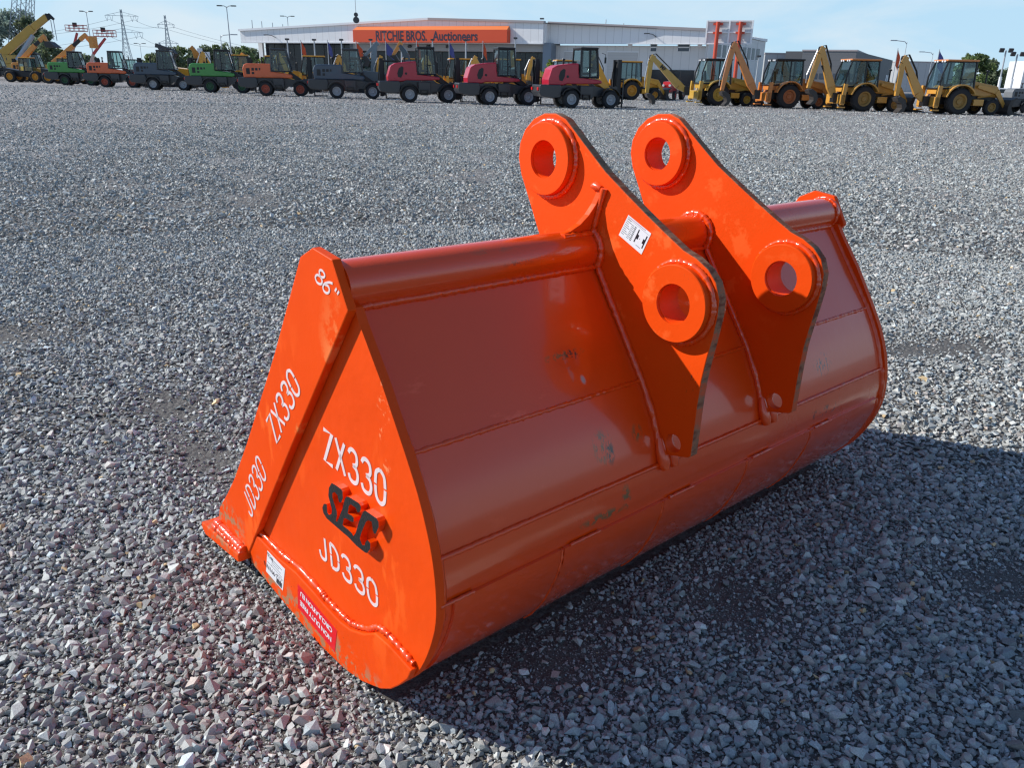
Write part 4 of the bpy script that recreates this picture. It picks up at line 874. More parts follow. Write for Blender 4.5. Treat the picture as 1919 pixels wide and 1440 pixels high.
MB().bx(-4, 3, -1.5, 1.5, .9, 3.2).bx(-4, 4, -2.2, -1.4, 0, 1.0).bx(-4, 4, 1.4, 2.2, 0, 1.0).build('carriage', m_char, JIB, bevel=.05)
# boom lifts
def boom_lift(base, elbow, basket, dist, label):
    b = at(*base, dist); t = empty('boom_lift', (b.x, b.y, 0), 0, label, 'boom lift'); o = Vector((b.x, b.y, 0)); e = at(*elbow, dist)-o; k = at(*basket, dist)-o
    for x in (-1, 1):
        for s in (-1, 1): wheel(t, x, s*.9, .5, .35, m_white, n=14)
    MB().bx(-1.3, 1.3, -.7, .7, .5, 1.0).build('chassis', m_blk, t, bevel=.05); MB().bx(-1.2, .9, -.8, .8, 1.0, 1.9).build('turntable', P_RED, t, bevel=.05)
    MB().taper((-.2, 0, 1.7), e, .28, .34, .26, .30).build('lower_boom', mat('cream_boom_paint', (.62, .52, .42), .5), t, bevel=.02)
    MB().taper(e, k-Vector((0, 0, .2)), .24, .30, .22, .24).build('upper_boom', P_RED, t, bevel=.02)
    mb = MB()
    for z in (0, .35, .7):
        for y in (-.45, .45): mb.bar(k+Vector((-1.2, y, z)), k+Vector((1.2, y, z)), .06)
        for x in (-1.2, 1.2): mb.bar(k+Vector((x, -.45, z)), k+Vector((x, .45, z)), .06)
    for x in (-1.2, -.6, 0, .6, 1.2):
        for y in (-.45, .45): mb.bar(k+Vector((x, y, 0)), k+Vector((x, y, .7)), .05)
    mb.box(k+Vector((0, 0, 0)), (2.4, .9, .08)); bk = mb.build('basket', P_RED, t)
    MB().box(k+Vector((0, -.3, .75)), (.45, .3, .5)).build('control_box', m_blk, bk)
boom_lift((134, 122), (138, 88), (144, 58), 112, 'red and cream boom lift with its basket raised highest, far left')
boom_lift((171, 122), (175, 101), (197, 68), 106, 'cream boom lift with the lower basket, right of the higher one')
# lower link of the second lift reads as a pair of arms
def excavator(base, peak, tip, dist, colr, armc, label, ang=12, tipm=None, name='excavator'):
    b = at(*base, dist); t = empty(name, (b.x, b.y, 0), 0, label, 'excavator'); o = Vector((b.x, b.y, 0)); p = at(*peak, dist)-o; q = at(*tip, dist)-o
    for s in (-1, 1):
        MB().prism([(-1.9, .15), (-1.6, 0), (1.6, 0), (1.9, .15), (1.9, .6), (1.6, .8), (-1.6, .8), (-1.9, .6)], s*1.0-.25, s*1.0+.25).build('track', m_blk, t, bevel=.03)
    MB().prism([(-2.0, .95), (1.3, .95), (1.3, 1.6), (-.2, 1.75), (-2.0, 1.9)], -1.15, 1.15).build('house', colr, t, bevel=.06)
    cab(t, .1, 1.4, .5, 1.2, 2.65, m_blk, seat=False)
    m0 = Vector((1.2 if p.x > 0 else -.8, 0, 1.5)); k = m0.lerp(p, .5)+Vector((0, 0, .45))
    MB().taper(m0, k, .28, .40, .28, .50).taper(k, p, .28, .50, .24, .28).build('boom', armc, t, bevel=.02)
    MB().taper(p+(p-q).normalized()*.3, q, .24, .40, .20, .22).build('stick', tipm or armc, t, bevel=.02)
    MB().cyl(k+Vector((0, 0, .35)), p+(q-p)*.1+Vector((0, 0, .30)), .06, n=6).build('hydraulic_ram', m_steel, t)
    MB().prism([(q.x-.3, q.z), (q.x+.3, q.z+.05), (q.x+.6, q.z-.4), (q.x+.4, q.z-.85), (q.x-.1, q.z-.7), (q.x+.2, q.z-.35), (q.x, q.z-.2)], -.35, .35).build('bucket', m_soot, t)
P_SLATE = paint('slate_machine_paint', (.05, .07, .09))
excavator((715, 120), (704, 84), (682, 106), 76, P_SLATE, paint('pale_slate_machine_paint', (.16, .20, .23)), 'slate grey excavator with boom peaking under the sign, left of its twin')
excavator((790, 122), (749, 84), (736, 104), 76, P_SLATE, P_SLATE, 'slate grey excavator with long boom and amber stick behind a crimson loader', tipm=P_AMB)
excavator((296, 120), (297, 86), (318, 92), 84, P_SLATE, m_char, 'dark excavator with arched boom behind the farther slate blue loader')
excavator((640, 122), (630, 108), (672, 110), 82, P_YEL, m_blk, 'small yellow excavator with level black boom behind the slate blue loader')
excavator((352, 118), (362, 92), (385, 116), 88, P_YEL, P_AMB, 'amber excavator with upright stick left of the nearer green loader')
# red fork truck and dark green cab machine behind the far orange loader
t = empty('forklift_truck', tuple(gp(172, 148)[:2])+(0,), R(10), 'red forklift truck with black overhead guard between far green and orange loaders', 'forklift')
MB().prism([(-1.3, .4), (1.0, .4), (1.0, 1.0), (-.3, 1.1), (-1.3, 1.35)], -.55, .55).build('body', P_RED, t, bevel=.05)
cab(t, -.9, .6, .5, 1.1, 2.4, m_blk, seat=True); mast(t, 1.25, 2.7)
for x in (-.8, .8):
    for s in (-1, 1): wheel(t, x, s*.5, .34, .25, RIMG, n=16)
t = empty('tractor', tuple(gp(252, 153.5)[:2])+(0,), R(10), 'red tractor with dark glass cab behind the far orange loader', 'tractor')
MB().prism([(-1.2, .6), (2.1, .6), (2.15, 1.2), (1.9, 1.5), (-.2, 1.6), (-1.2, 1.3)], -.42, .42).build('body', P_RED, t, bevel=.05)
cab(t, -1.1, .6, .62, 1.3, 2.75, m_blk)
for s in (-1, 1): wheel(t, -.6, s*.85, .75, .45, RIMG); wheel(t, 1.6, s*.75, .45, .3, RIMG)
# red tractor seen under the MF boom
t = empty('tractor', tuple(gp(1258, 186)[:2])+(0,), R(-115), 'small red tractor facing the camera below the lettered yellow boom', 'tractor')
MB().prism([(-1.2, .6), (1.9, .6), (1.95, 1.2), (1.7, 1.45), (-.2, 1.5), (-1.2, 1.2)], -.36, .36).build('body', P_RED, t, bevel=.05)
MB().tube([(-.7, -.45, 1.2), (-.7, -.45, 2.3), (-.7, .45, 2.3), (-.7, .45, 1.2)], .04, 6).build('roll_bar', m_blk, t)
for s in (-1, 1): wheel(t, -.6, s*.75, .62, .36, P_RED); wheel(t, 1.4, s*.6, .36, .24, P_RED)
for s in (-1, 1): MB().cyl((1.93, s*.28, 1.15), (1.99, s*.28, 1.15), .10, n=10).build('headlight', m_white, t)
# grey utility loader cut by the right edge
loader(1921, 212.0, 5, mat('mid_grey_machine_paint', (.16, .17, .18), .5), m_blk, 'A', 'light grey utility loader with red tail lamp cut by the right edge of the photo', k_mast=False, scale=.72)

# ---- road vehicles
def car(loc, rz, paintm, label, ln=4.5, wd=1.8, h=1.5, van=False, cat='car', group=None, name='parked_car'):
    t = empty(name, (loc[0], loc[1], 0), rz, label, cat, group); L2 = ln/2
    if van: pr = [(-L2, .35), (-L2-.02, 1.0), (-L2+.08, h), (L2-1.6, h), (L2-.75, 1.25), (L2-.06, 1.0), (L2, .4)]
    else: pr = [(-L2, .40), (-L2, .85), (-L2+.18, 1.0), (-L2+.6, h-.03), (-L2+2.3, h), (L2-1.35, 1.0), (L2-.12, .85), (L2, .42)]
    MB().prism(pr, -wd/2, wd/2).build('body', paintm, t, bevel=.07, segs=3)
    g = MB(); k = wd/2+.004
    z0, z1 = (1.15, h-.18) if van else (.98, h-.12)
    for s in (-1, 1):
        if van: g.add([(L2-1.05, s*k, z0), (L2-1.60, s*k, z1), (L2-2.4, s*k, z1), (L2-2.4, s*k, z0)], [(0, 1, 2, 3)])
        else: g.add([(-L2+.55, s*k, z0), (-L2+.85, s*k, z1), (-L2+2.2, s*k, z1), (L2-1.65, s*k, z0)], [(0, 1, 2, 3)])
    a, b = (Vector((L2-.83, 0, 1.28)), Vector((L2-1.55, 0, h-.06))) if van else (Vector((L2-1.38, 0, 1.03)), Vector((-L2+2.36, 0, h-.04)))
    g.add([(a.x+.02, -wd*.42, a.z+.02), (a.x+.02, wd*.42, a.z+.02), (b.x+.02, wd*.38, b.z+.02), (b.x+.02, -wd*.38, b.z+.02)], [(0, 1, 2, 3)])
    g.build('window', mat('dark_car_glass', (.02, .03, .035), .08), t)
    for x in (-L2+.8, L2-.85):
        for s in (-1, 1): wheel(t, x, s*(wd/2-.1), .32, .20, RIMG, n=14)
    for s in (-1, 1):
        MB().box((-L2-.01, s*wd*.40, .9), (.04, .18, .22)).build('tail_lamp', m_redl, t); MB().box((L2-.03, s*wd*.36, .75), (.06, .28, .14)).build('headlight', m_white, t)
    return t
g = gp(1862, 193); car((g.x, g.y), R(165), m_white, 'white estate car behind the bucket of the rightmost ochre backhoe', 4.6, 1.85, 1.5)
vpos = [(622, 141.5), (664, 142.5), (745, 144), (835, 145.5), (905, 146.5), (985, 148)]
vlab = ['white van parked by the dark glass front, leftmost of the vans', 'white van behind the nearer slate blue loader, second from the left', 'white van under the left half of the sign, third from the left', 'white van between the two excavated arms and the flags, fourth from the left', 'white van behind the yellow boom between crimson loaders, fifth from the left', 'white van nearest the step of the hall, rightmost of the vans']
vlab[3] = 'white van behind the farthest crimson loader, fourth from the left'
for (a, b), lb in zip(vpos, vlab):
    g = gp(a, b); car((g.x, g.y), R(-20 if a % 2 else 160), m_white, lb, 5.6, 1.95, 3.1, True, 'van', 'white vans along the hall front', 'parked_van')
def lorry(loc, rz, label, h=3.2, box=True, col_=None):
    t = empty('lorry', (loc[0], loc[1], 0), rz, label, 'lorry')
    MB().prism([(2.0, .6), (4.1, .6), (4.15, 1.9), (3.85, h-.3), (2.0, h-.2)], -1.2, 1.2).build('cab', m_white, t, bevel=.08)
    MB().prism([(3.98, 1.95), (4.19, 1.95), (3.92, h-.45), (3.75, h-.45)], -1.05, 1.05).build('windscreen', mat('dark_car_glass', (.02, .03, .035), .08), t)
    MB().bx(-4.2, 2.0, -.9, .9, .75, 1.0).build('chassis', m_blk, t)
    if box: MB().bx(-4.2, 1.9, -1.25, 1.25, 1.0, h+.3).build('cargo_box', m_white, t, bevel=.03)
    for x in (-3.0, -1.8, 3.0):
        for s in (-1, 1): wheel(t, x, s*1.05, .5, .3, RIMG, n=16)
    return t
g = at(1858, 150, 112); lorry((g.x, g.y), R(200), 'white lorry cab parked in front of the round tree', 3.2, False).scale = (.6, .6, .6)
g = at(1968, 130, 96); lorry((g.x, g.y), R(8), 'white box lorry cut by the right edge of the photo', 4.0)
# ------------------------------------------------------------------ buildings
def cladding(name, rgb, pitch, axis=0, depth=.03, rough=.5):
    mt = mat(name, rgb, rough, vary=.05, vscale=.4); n = mt.node_tree; p = n.nodes['Principled BSDF']
    t = n.nodes.new('ShaderNodeTexCoord'); s = n.nodes.new('ShaderNodeSeparateXYZ'); n.links.new(t.outputs['Object'], s.inputs[0])
    m1 = n.nodes.new('ShaderNodeMath'); m1.operation = 'MULTIPLY'; m1.inputs[1].default_value = 1/pitch; n.links.new(s.outputs[axis], m1.inputs[0])
    m2 = n.nodes.new('ShaderNodeMath'); m2.operation = 'FRACT'; n.links.new(m1.outputs[0], m2.inputs[0])
    m3 = n.nodes.new('ShaderNodeMath'); m3.operation = 'LESS_THAN'; m3.inputs[1].default_value = .07; n.links.new(m2.outputs[0], m3.inputs[0])
    x = n.nodes.new('ShaderNodeMix'); x.data_type = 'RGBA'; src = p.inputs['Base Color'].links[0].from_socket
    n.links.new(src, x.inputs['A']); x.inputs['B'].default_value = (*[c*.80 for c in rgb], 1); n.links.new(m3.outputs[0], x.inputs['Factor']); n.links.new(x.outputs['Result'], p.inputs['Base Color'])
    return mt
m_clad = cladding('white_cladding', (.88, .88, .88), 1.1); m_wall = cladding('pale_wall_panels', (.72, .71, .69), 1.1)
m_trim = mat('white_trim', (.85, .86, .87), .5); m_trim2 = mat('pale_brown_roof_edge', (.40, .36, .36), .6)
m_dglass = mat('dark_facade_glass', (.010, .014, .022), .12); m_sign = mat('orange_sign_panel', (.75, .085, .025), .5); m_signtop = mat('sunlit_orange_sign_hood', (.85, .22, .06), .5)  # sign hood: panel orange lightened, sunlight on the slope put into the colour
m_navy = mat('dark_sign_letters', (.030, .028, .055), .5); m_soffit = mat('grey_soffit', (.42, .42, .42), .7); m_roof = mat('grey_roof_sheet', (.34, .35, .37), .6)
m_shut = cladding('roller_door', (.56, .55, .53), .35, 2); m_wg = mat('slate_window_glass', (.06, .08, .11), .15)
FA, FB = gp(470, 77, 6.0), gp(1320, 80, 6.0); FA.z = FB.z = 0
fd = (FB-FA).normalized(); fang = math.atan2(fd.y, fd.x); LF = (FB-FA).length
HALL = empty('auction_hall', FA, fang, 'long white auction hall with orange sign and dark glass front', 'building')
Hm = Matrix.Translation(FA)@Matrix.Rotation(fang, 4, 'Z'); Hi = Hm.inverted()
def fx(px, py, yo=0.):
    """point of the hall front (local x, z) seen at a picture point"""
    a = Hi@CAM; d = Hi.to_3x3()@ray(px, py); k = (yo-a.y)/d.y; q = a+d*k; return q.x, q.z
xa, _ = fx(450, 60); xb, _ = fx(1326, 60); xs, _ = fx(1018, 60); xp, zp = fx(803, 37)
z1l = fx(450, 58)[1]; z1r = fx(1325, 56.5)[1]; zs = fx(1018, 43)[1]; ZB = 6.0
# fascia, left (projecting) and right
MB().prism([(xa, ZB), (xs, ZB), (xs, zs), (xp, zp), (xa, z1l)], -.0, .5).build('fascia', m_clad, HALL)
MB().prism([(xs+.01, ZB-.02), (xb, ZB-.02), (xb, z1r), (xs+.01, zs)], 1.6, 2.1).build('fascia', m_clad, HALL)
def edge(p, q, y0, y1, h, name, mt):
    d = (Vector((q[0], q[1]))-Vector((p[0], p[1]))).normalized()
    MB().prism([(p[0], p[1]), (q[0], q[1]), (q[0], q[1]+h), (p[0], p[1]+h)], y0, y1).build(name, mt, HALL)
edge((xa-.15, z1l), (xp, zp), -.25, .6, .28, 'roof_edge', m_trim); edge((xp, zp), (xs+.1, zs), -.25, .6, .28, 'roof_edge', m_trim2); edge((xs+.1, zs), (xb+.1, z1r), 1.35, 2.2, .30, 'roof_edge', m_trim2)
MB().bx(xa, xs, -.06, .55, ZB-.22, ZB).build('fascia_sill', m_trim, HALL); MB().bx(xs+.02, xb, 1.54, 2.1, ZB-.10, ZB-.021).build('fascia_sill', m_trim, HALL)
sw = gp(1435, 78, 7.0); SWl = Hi@Vector((sw.x, sw.y, 0)); bk = 34.
# roof planes going back
MB().add([(xa, .3, z1l+.1), (xp, .3, zp+.1), (xp, bk, zp+.1), (xa, bk, z1l+.1), (xs, .3, zs+.1), (xs, bk, zs+.1), (xb, 1.8, z1r+.1), (SWl.x, SWl.y, z1r-.9)], [(0, 1, 2, 3), (1, 4, 5, 2), (4, 6, 7, 5)]).build('roof', m_roof, HALL)
MB().bx(xs-.04, xs+.28, .5, 2.1, ZB, zs).build('fascia', m_clad, HALL)
# walls
xg0 = fx(473, 90)[0]; xg1 = fx(672, 90)[0]; xd1 = fx(1013, 90)[0]
MB().bx(fx(468, 100)[0], xg0+.15, 2.2, 2.6, 0, ZB-.02).build('wall', m_trim, HALL)
MB().bx(xs-.2, fx(1030, 90)[0], .6, 4.2, 0, ZB-.03).build('pillar', mat('blue_grey_pillar', (.20, .25, .31), .5), HALL)
gl = MB(); gl.bx(xg0+.15, xs-.2, 3.0, 3.2, 0, ZB-.02); gz = gl.build('glazing', m_dglass, HALL)
mu = MB()
for i in range(1, 26):
    x = xg0+(xs-xg0)*i/26; mu.bx(x-.04, x+.04, 2.93, 3.0, 0, ZB-.05)
for z in (1.3, 2.6, 3.9, 5.2): mu.bx(xg0, xs-.2, 2.94, 3.0, z-.03, z+.03)
mu.build('glazing_bar', m_char, gz)
x65 = fx(640, 90)[0]; x67 = fx(655, 90)[0]; MB().bx(x65, x67, 2.2, 2.9, 0, ZB-.03).build('pillar', mat('blue_grey_pillar', (.20, .25, .31), .5), HALL)
MB().bx(x67, xs-.22, 1.0, 2.9, ZB-1.15, ZB-.24).build('soffit_band', m_soffit, HALL)
for pxx in (762, 797, 834, 1020): 
    x = fx(pxx, 85)[0]; MB().box((x, .9, ZB-.55), (.55, .35, .30), (.4, 0, 0)).build('flood_lamp', m_char, HALL, bevel=.03)
# right part
xr0 = fx(1030, 90, 2.6)[0]; xrb = xb-.2
MB().bx(xr0, xrb, 2.6, 3.0, 0, ZB-.26).build('wall', m_wall, HALL)
for a, b, top in ((1058, 1112, 96.5), (1139, 1195, 97.5)):
    x0, zt = fx(a, top, 2.55); x1, _ = fx(b, top, 2.55); MB().bx(x0, x1, 2.54, 2.60, 0, zt).build('roller_door', m_shut, HALL); MB().bx(x0-.1, x1+.1, 2.50, 2.60, zt, zt+.12).build('door_frame', m_trim, HALL)
for a, b in ((1219, 1231), (1270, 1292.5)):
    x0, z0 = fx(a, 95.5, 2.55); x1, z1 = fx(b, 81, 2.55); wn = MB().bx(x0, x1, 2.56, 2.60, z0, z1).build('window', m_wg, HALL)
    MB().bx(x0-.08, x1+.08, 2.53, 2.57, (z0+z1)/2-.07, (z0+z1)/2+.07).bx(x0-.08, x0, 2.53, 2.58, z0, z1).bx(x1, x1+.08, 2.53, 2.58, z0, z1).build('frame', m_trim, wn)
x0, zt = fx(1212, 130, 2.55); MB().bx(x0, xrb-.1, 2.53, 2.60, 0, zt).build('shopfront_glass', m_dglass, HALL)
x0 = fx(1302, 130, 2.5)[0]; MB().bx(x0, xrb-.05, 2.50, 2.53, 0, zt).build('door', m_soffit, HALL)
for a, b in ((1181, 84), (1311.5, 85)):
    x, z = fx(a, b, 2.4); MB().box((x, 2.45, z), (.55, .25, .38), (.3, 0, 0)).build('flood_lamp', m_white, HALL, bevel=.03)
# side wing that runs back to the right
d2 = (Vector((SWl.x, SWl.y))-Vector((xb, 2.0))); wl = d2.length; wa = math.atan2(d2.y, d2.x)
wing = MB(); zt0 = z1r-.05; zt1 = 7.0
Wm = Matrix.Translation((xb, 2.02, 0))@Matrix.Rotation(wa, 4, 'Z')
def wq(mb, x0, x1, y0, y1, z0, z1, z1b=None):
    z1b = z1 if z1b is None else z1b
    vs = [Wm@Vector(p) for p in ((x0, y0, z0), (x1, y0, z0), (x1, y0, z1b), (x0, y0, z1), (x0, y1, z0), (x1, y1, z0), (x1, y1, z1b), (x0, y1, z1))]
    return mb.add(vs, [(0, 1, 2, 3), (7, 6, 5, 4), (0, 4, 5, 1), (1, 5, 6, 2), (2, 6, 7, 3), (3, 7, 4, 0)])
wq(MB(), 0, wl, 0, .4, 0, zt0, zt1).build('wing_wall', m_wall, HALL); wq(MB(), 0, wl+.2, -.15, .5, zt0, zt0+.25, zt1+.0).build('roof_edge', m_trim, HALL)
a = Hi@CAM
def wx(px):
    d = Hi.to_3x3()@ray(px, 100); n_ = Vector((-d2.y, d2.x)).normalized(); k = ((Vector((xb, 2.02))-Vector((a.x, a.y))).dot(n_))/(Vector((d.x, d.y)).dot(n_)); q = Vector((a.x, a.y))+Vector((d.x, d.y))*k; return (q-Vector((xb, 2.02))).length, (a+d*k).z
for p0, p1 in ((1343, 1350.5), (1354, 1360), (1364, 1370.5), (1384, 1389), (1392, 1397.5), (1400.5, 1406), (1409, 1414), (1417, 1423)):
    w0, _ = wx(p0); w1, _ = wx(p1); wn = wq(MB(), w0, w1, -.03, .0, 4.5, 6.0).build('window', m_wg, HALL); wq(MB(), w0-.1, w1+.1, -.05, -.03, 4.42, 4.5).build('frame', m_trim, wn)
# sign
s0, sz0 = fx(662, 77.5, -1.2); s1, sz1 = fx(950, 78, -1.2); szt = fx(800, 55.5, -1.2)[1]; szb = ZB-.1
szh = fx(800, 48.5, -.1)[1]
SG = MB().prism([(s0, szb), (s1, szb), (s1, szt), (s0, szt)], -1.2, -.02).build('sign', m_sign, HALL)
MB().add([(s0, -1.2, szt+.004), (s1, -1.2, szt+.004), (s1-.2, -.02, szh), (s0+.05, -.02, szh), (s1, -.02, szt+.004), (s0, -.02, szt+.004)], [(0, 1, 2, 3), (1, 4, 2), (5, 0, 3), (2, 4, 5, 3), (0, 5, 4, 1)]).build('sign_hood', m_signtop, SG)
def sign_text(body, pl, pr, pb, ptop, name):
    x0, zb = fx(pl, pb, -1.21); x1, zt = fx(pr, ptop, -1.21); me = text_mesh(body, 1., offset=.022)
    xs_ = [v.co.x for v in me.vertices]; ys_ = [v.co.y for v in me.vertices]
    k = (x1-x0)/(max(xs_)-min(xs_)); hh = (zt-zb)/(max(ys_)-min(ys_))
    me.transform(Matrix(((k, 0, 0, x0-min(xs_)*k), (0, 0, -1, -1.215), (0, hh, 0, zb-min(ys_)*hh), (0, 0, 0, 1)))); me.materials.clear(); link(name, me, m_navy, SG)
sign_text('RITCHIE BROS.', 704.5, 799.5, 76, 57, 'lettering'); sign_text('Auctioneers', 810.5, 895, 76, 57.5, 'lettering')
# wall-mounted lamps on arms
for a_, b_, yo in ((500, 65, 0.), (1214, 62.5, 1.6)):
    x, z = fx(a_, b_, yo-1.0); MB().tube([(x+.9, yo, z-.35), (x+.5, yo-.5, z-.05), (x, yo-1.0, z)], .05, 6).box((x-.1, yo-1.05, z), (.7, .28, .12)).build('arm_lamp', m_char, HALL)
for a_ in (803, 1016): 
    x, z = fx(a_, 36, .3); MB().bx(x-.25, x+.25, .1, .4, z, z+.18).build('roof_vent', m_char, HALL)
for a_, zt_ in ((473, 37), (491, 39.5), (511, 42), (530, 45), (1135, 36), (1168.5, 43)):
    x, z = fx(a_, 50, 14); z2 = fx(a_, zt_, 14)[1]; MB().cyl((x, 14, z-2), (x, 14, z2), .06, n=6).build('aerial', m_galv, HALL)
# ---- big sign on two red posts (seen from behind)
BD = 100.
def bl(px, py, dy=0.): return at(px, py, BD+dy)
b0 = bl(1360, 130); BB = empty('billboard', (b0.x, b0.y, 0), R(-22), 'white framed hoarding on two red posts, seen from behind', 'billboard'); bo = Vector((b0.x, b0.y, 0))
TL, TR_, BLc, BRc = [bl(*p)-bo for p in ((1327, 38), (1407, 36.5), (1322.5, 80.5), (1402, 81.5))]
W_ = (TR_.x-TL.x)/math.cos(R(18)); xL = (TL.x+BLc.x)/2; zT, zB = TL.z, BLc.z
m_panel = mat('white_panel_back', (.66, .67, .68), .5)
MB().bx(xL, xL+W_, .0, .05, zB, zT).build('panel', m_panel, BB)
fr_ = MB()
for x in (xL, xL+W_/2, xL+W_): fr_.bx(x-.09, x+.09, -.22, -.001, zB, zT)
for z in (zB, (zB+zT)/2, zT): fr_.bx(xL-.09, xL+W_+.09, -.20, -.002, z-.07, z+.07)
fr_.build('frame', m_trim, BB)
m_post = mat('red_post_paint', (.58, .075, .035), .45)
for x in (xL+W_*.25, xL+W_*.75):
    po = MB().cyl((x, -.45, 0), (x, -.45, zT-.1), .22, n=14); po.bx(x-.55, x+.55, -.35, -.22, zT-.45, zT-.2).bx(x-.5, x+.5, -.35, -.22, zB+1.0, zB+1.25); po.build('post', m_post, BB, smooth=40)
# ---- grey warehouses on the right
def box_building(name, p0, p1, dist, h, depth, mt, label, side=None, skew=0.):
    a, b = at(p0, 120, dist), at(p1, 120, dist+skew); a.z = b.z = 0; d = b-a; t = empty(name, a, math.atan2(d.y, d.x), label, 'building'); L_ = d.length
    MB().bx(0, L_, 0, depth, 0, h).build('wall', mt, t); MB().bx(-.1, L_+.1, -.1, depth+.1, h, h+.25).build('roof_edge', m_trim2, t); return t, L_
m_gw = cladding('light_grey_wall', (.44, .45, .46), 2.2); m_dw = cladding('dark_grey_wall', (.15, .155, .165), .9, 2)
t, L_ = box_building('warehouse', 1432, 1500, 158, 6.5, 25, m_gw, 'light grey low warehouse just right of the hall')
wn = MB()
for i in range(4): wn.bx(1.2+i*1.1, 2.0+i*1.1, -.05, 0, 3.1, 4.0)
wn.build('window', m_wg, t)
t, L_ = box_building('warehouse', 1501, 1602, 152, 6.9, 30, m_dw, 'dark grey warehouse with a row of small windows on the right', skew=-4)
wn = MB()
for i in range(9): wn.bx(1.0+i*1.15, 1.8+i*1.15, -.05, 0, 2.4, 3.3)
wn.build('window', m_wg, t)
a, b = at(1602.5, 120, 148), at(1672, 120, 185); a.z = b.z = 0; d = b-a; t = empty('warehouse', a, math.atan2(d.y, d.x), 'charcoal warehouse wing running back behind the ochre backhoe', 'building')
MB().prism([(0, 0), (d.length, 0), (d.length, 6.6), (0, 6.9)], 0, 12).build('wall', mat('charcoal_wall', (.085, .09, .10), .6), t)
wn = MB()
for i in range(3): wn.bx(d.length-6+i*1.9, d.length-5+i*1.9, -.05, 0, 2.2, 3.6)
wn.build('window', m_trim, t)
t, L_ = box_building('warehouse', 1690, 1790, 230, 7.5, 20, m_gw, 'distant pale warehouse between the two rightmost ochre backhoes')
# ---- lamp posts, flags, light towers
def lamp_post(px, pytop, dist, label, arms=2, r=.07, reach=.9, base=None, cat='lamp post', name='lamp_post', side=-1):
    p = at(px, pytop, dist); t = empty(name, (p.x, p.y, 0), 0, label, cat); h = p.z
    MB().cyl((0, 0, 0), (0, 0, h), r*1.6, r*.7, n=8).build('pole', m_galv, t, smooth=40)
    if arms == 2:
        for s in (-1, 1): MB().tube([(0, 0, h-.1), (s*.3, 0, h+.08), (s*reach*.7, 0, h+.1)], .04, 5).box((s*reach, 0, h+.1), (reach*.7, .3, .13)).build('lamp_head', m_char, t)
    elif arms == 1: MB().tube([(0, 0, h-.3), (side*.3, 0, h+.02), (side*1.6, 0, h+.15)], .05, 5).box((side*1.9, 0, h+.14), (.9, .3, .12)).build('lamp_head', m_galv, t)
    else: MB().box((0, 0, h+.05), (.42, .30, .18)).build('lamp_head', m_char, t, bevel=.02)
lamp_post(424.5, 12, 112, 'tall twin-headed lamp post left of the hall', 2)
lamp_post(538.5, 31, 150, 'twin-headed lamp post rising behind the left half of the hall roof', 2)
lamp_post(161.5, 22, 128, 'tall thin lamp post between the two boom lifts and the pylon', 2, .06, .7)
lamp_post(413, 66, 120, 'single-arm street lamp in front of the left tree line', 1, .05, side=1)
lamp_post(262, 82, 180, 'short far street lamp right of the large pylon', 2, .05)
for i, (a, b, lb) in enumerate(((538, 71, 'leftmost of the lamp posts in front of the hall glazing'), (588.5, 72, 'second lamp post in front of the hall glazing, between orange and blue flags'), (639.5, 72, 'third lamp post in front of the hall, left of the sign'), (694.5, 72, 'fourth lamp post in front of the hall, at the left end of the sign'), (752, 72.5, 'lamp post in front of the hall below the letter R of the sign'), (810.5, 72, 'lamp post in front of the hall below the gap of the sign lettering'), (873, 73, 'lamp post in front of the hall below the end of the sign lettering'), (966, 69, 'lamp post in front of the hall just right of the sign'))):
    lamp_post(a, b+3, 95, lb, 0, .09)
lamp_post(1422, 106, 92, 'lamp post with bright round head in front of the hall side wing', 0, .07)
lamp_post(1700, 78, 120, 'tall single-arm street lamp beside the orange flag on the right', 1, .05)
lamp_post(1749, 99, 140, 'farther single-arm street lamp beside the blue flag on the right', 1, .05)
def flag(px, pytop, dist, colr, label, hang=1.9, wd=.8):
    p = at(px, pytop, dist); h = p.z; t = empty('flag', (p.x, p.y, 0), 0, label, 'flag', 'flags in front of the hall')
    MB().cyl((0, 0, 0), (0, 0, h), .05, .035, n=6).build('pole', m_galv, t)
    b = []; n = 7; rows = 9
    for j in range(rows):
        v_ = j/(rows-1)
        for i in range(n):
            u = i/(n-1); b.append((.05+u*wd*(.75+.25*v_), .10*math.sin(u*7+v_*3)*u, h-.15-v_*hang*(.75)-u*hang*.42))
    fs = [(j*n+i, j*n+i+1, (j+1)*n+i+1, (j+1)*n+i) for j in range(rows-1) for i in range(n-1)]
    o = MB().add(b, fs).build('cloth', colr, t, smooth=180); so_ = o.modifiers.new('thickness', 'SOLIDIFY'); so_.thickness = .012
m_fo = mat('orange_flag_cloth', (.70, .10, .03), .7); m_fb = mat('blue_flag_cloth', (.09, .10, .30), .7)
for a_, b_, c_, l_, w_ in ((563.5, 74, m_fo, 'orange flag before the dark glazing, leftmost of the flags', .45), (613.5, 74, m_fb, 'blue flag before the dark glazing, left of the slate pillar', .45), (667, 76, m_fo, 'orange flag flying open under the left end of the sign', .75), (722.5, 76, m_fb, 'blue flag flying open under the word on the sign', .85), (780.5, 75, m_fo, 'orange flag below the gap between the sign words', .4), (841.5, 76, m_fb, 'blue flag below the second word of the sign', .55), (905, 76, m_fo, 'orange flag under the right end of the sign', .4), (1683, 90, m_fo, 'orange flag on a pole above the rightmost yellow roofs', .5), (1761, 92, m_fb, 'blue flag on a pole behind the rightmost backhoe cab', .8)):
    flag(a_, b_, 88, c_, l_, 1.5 if a_ < 1000 else 2.0, w_)
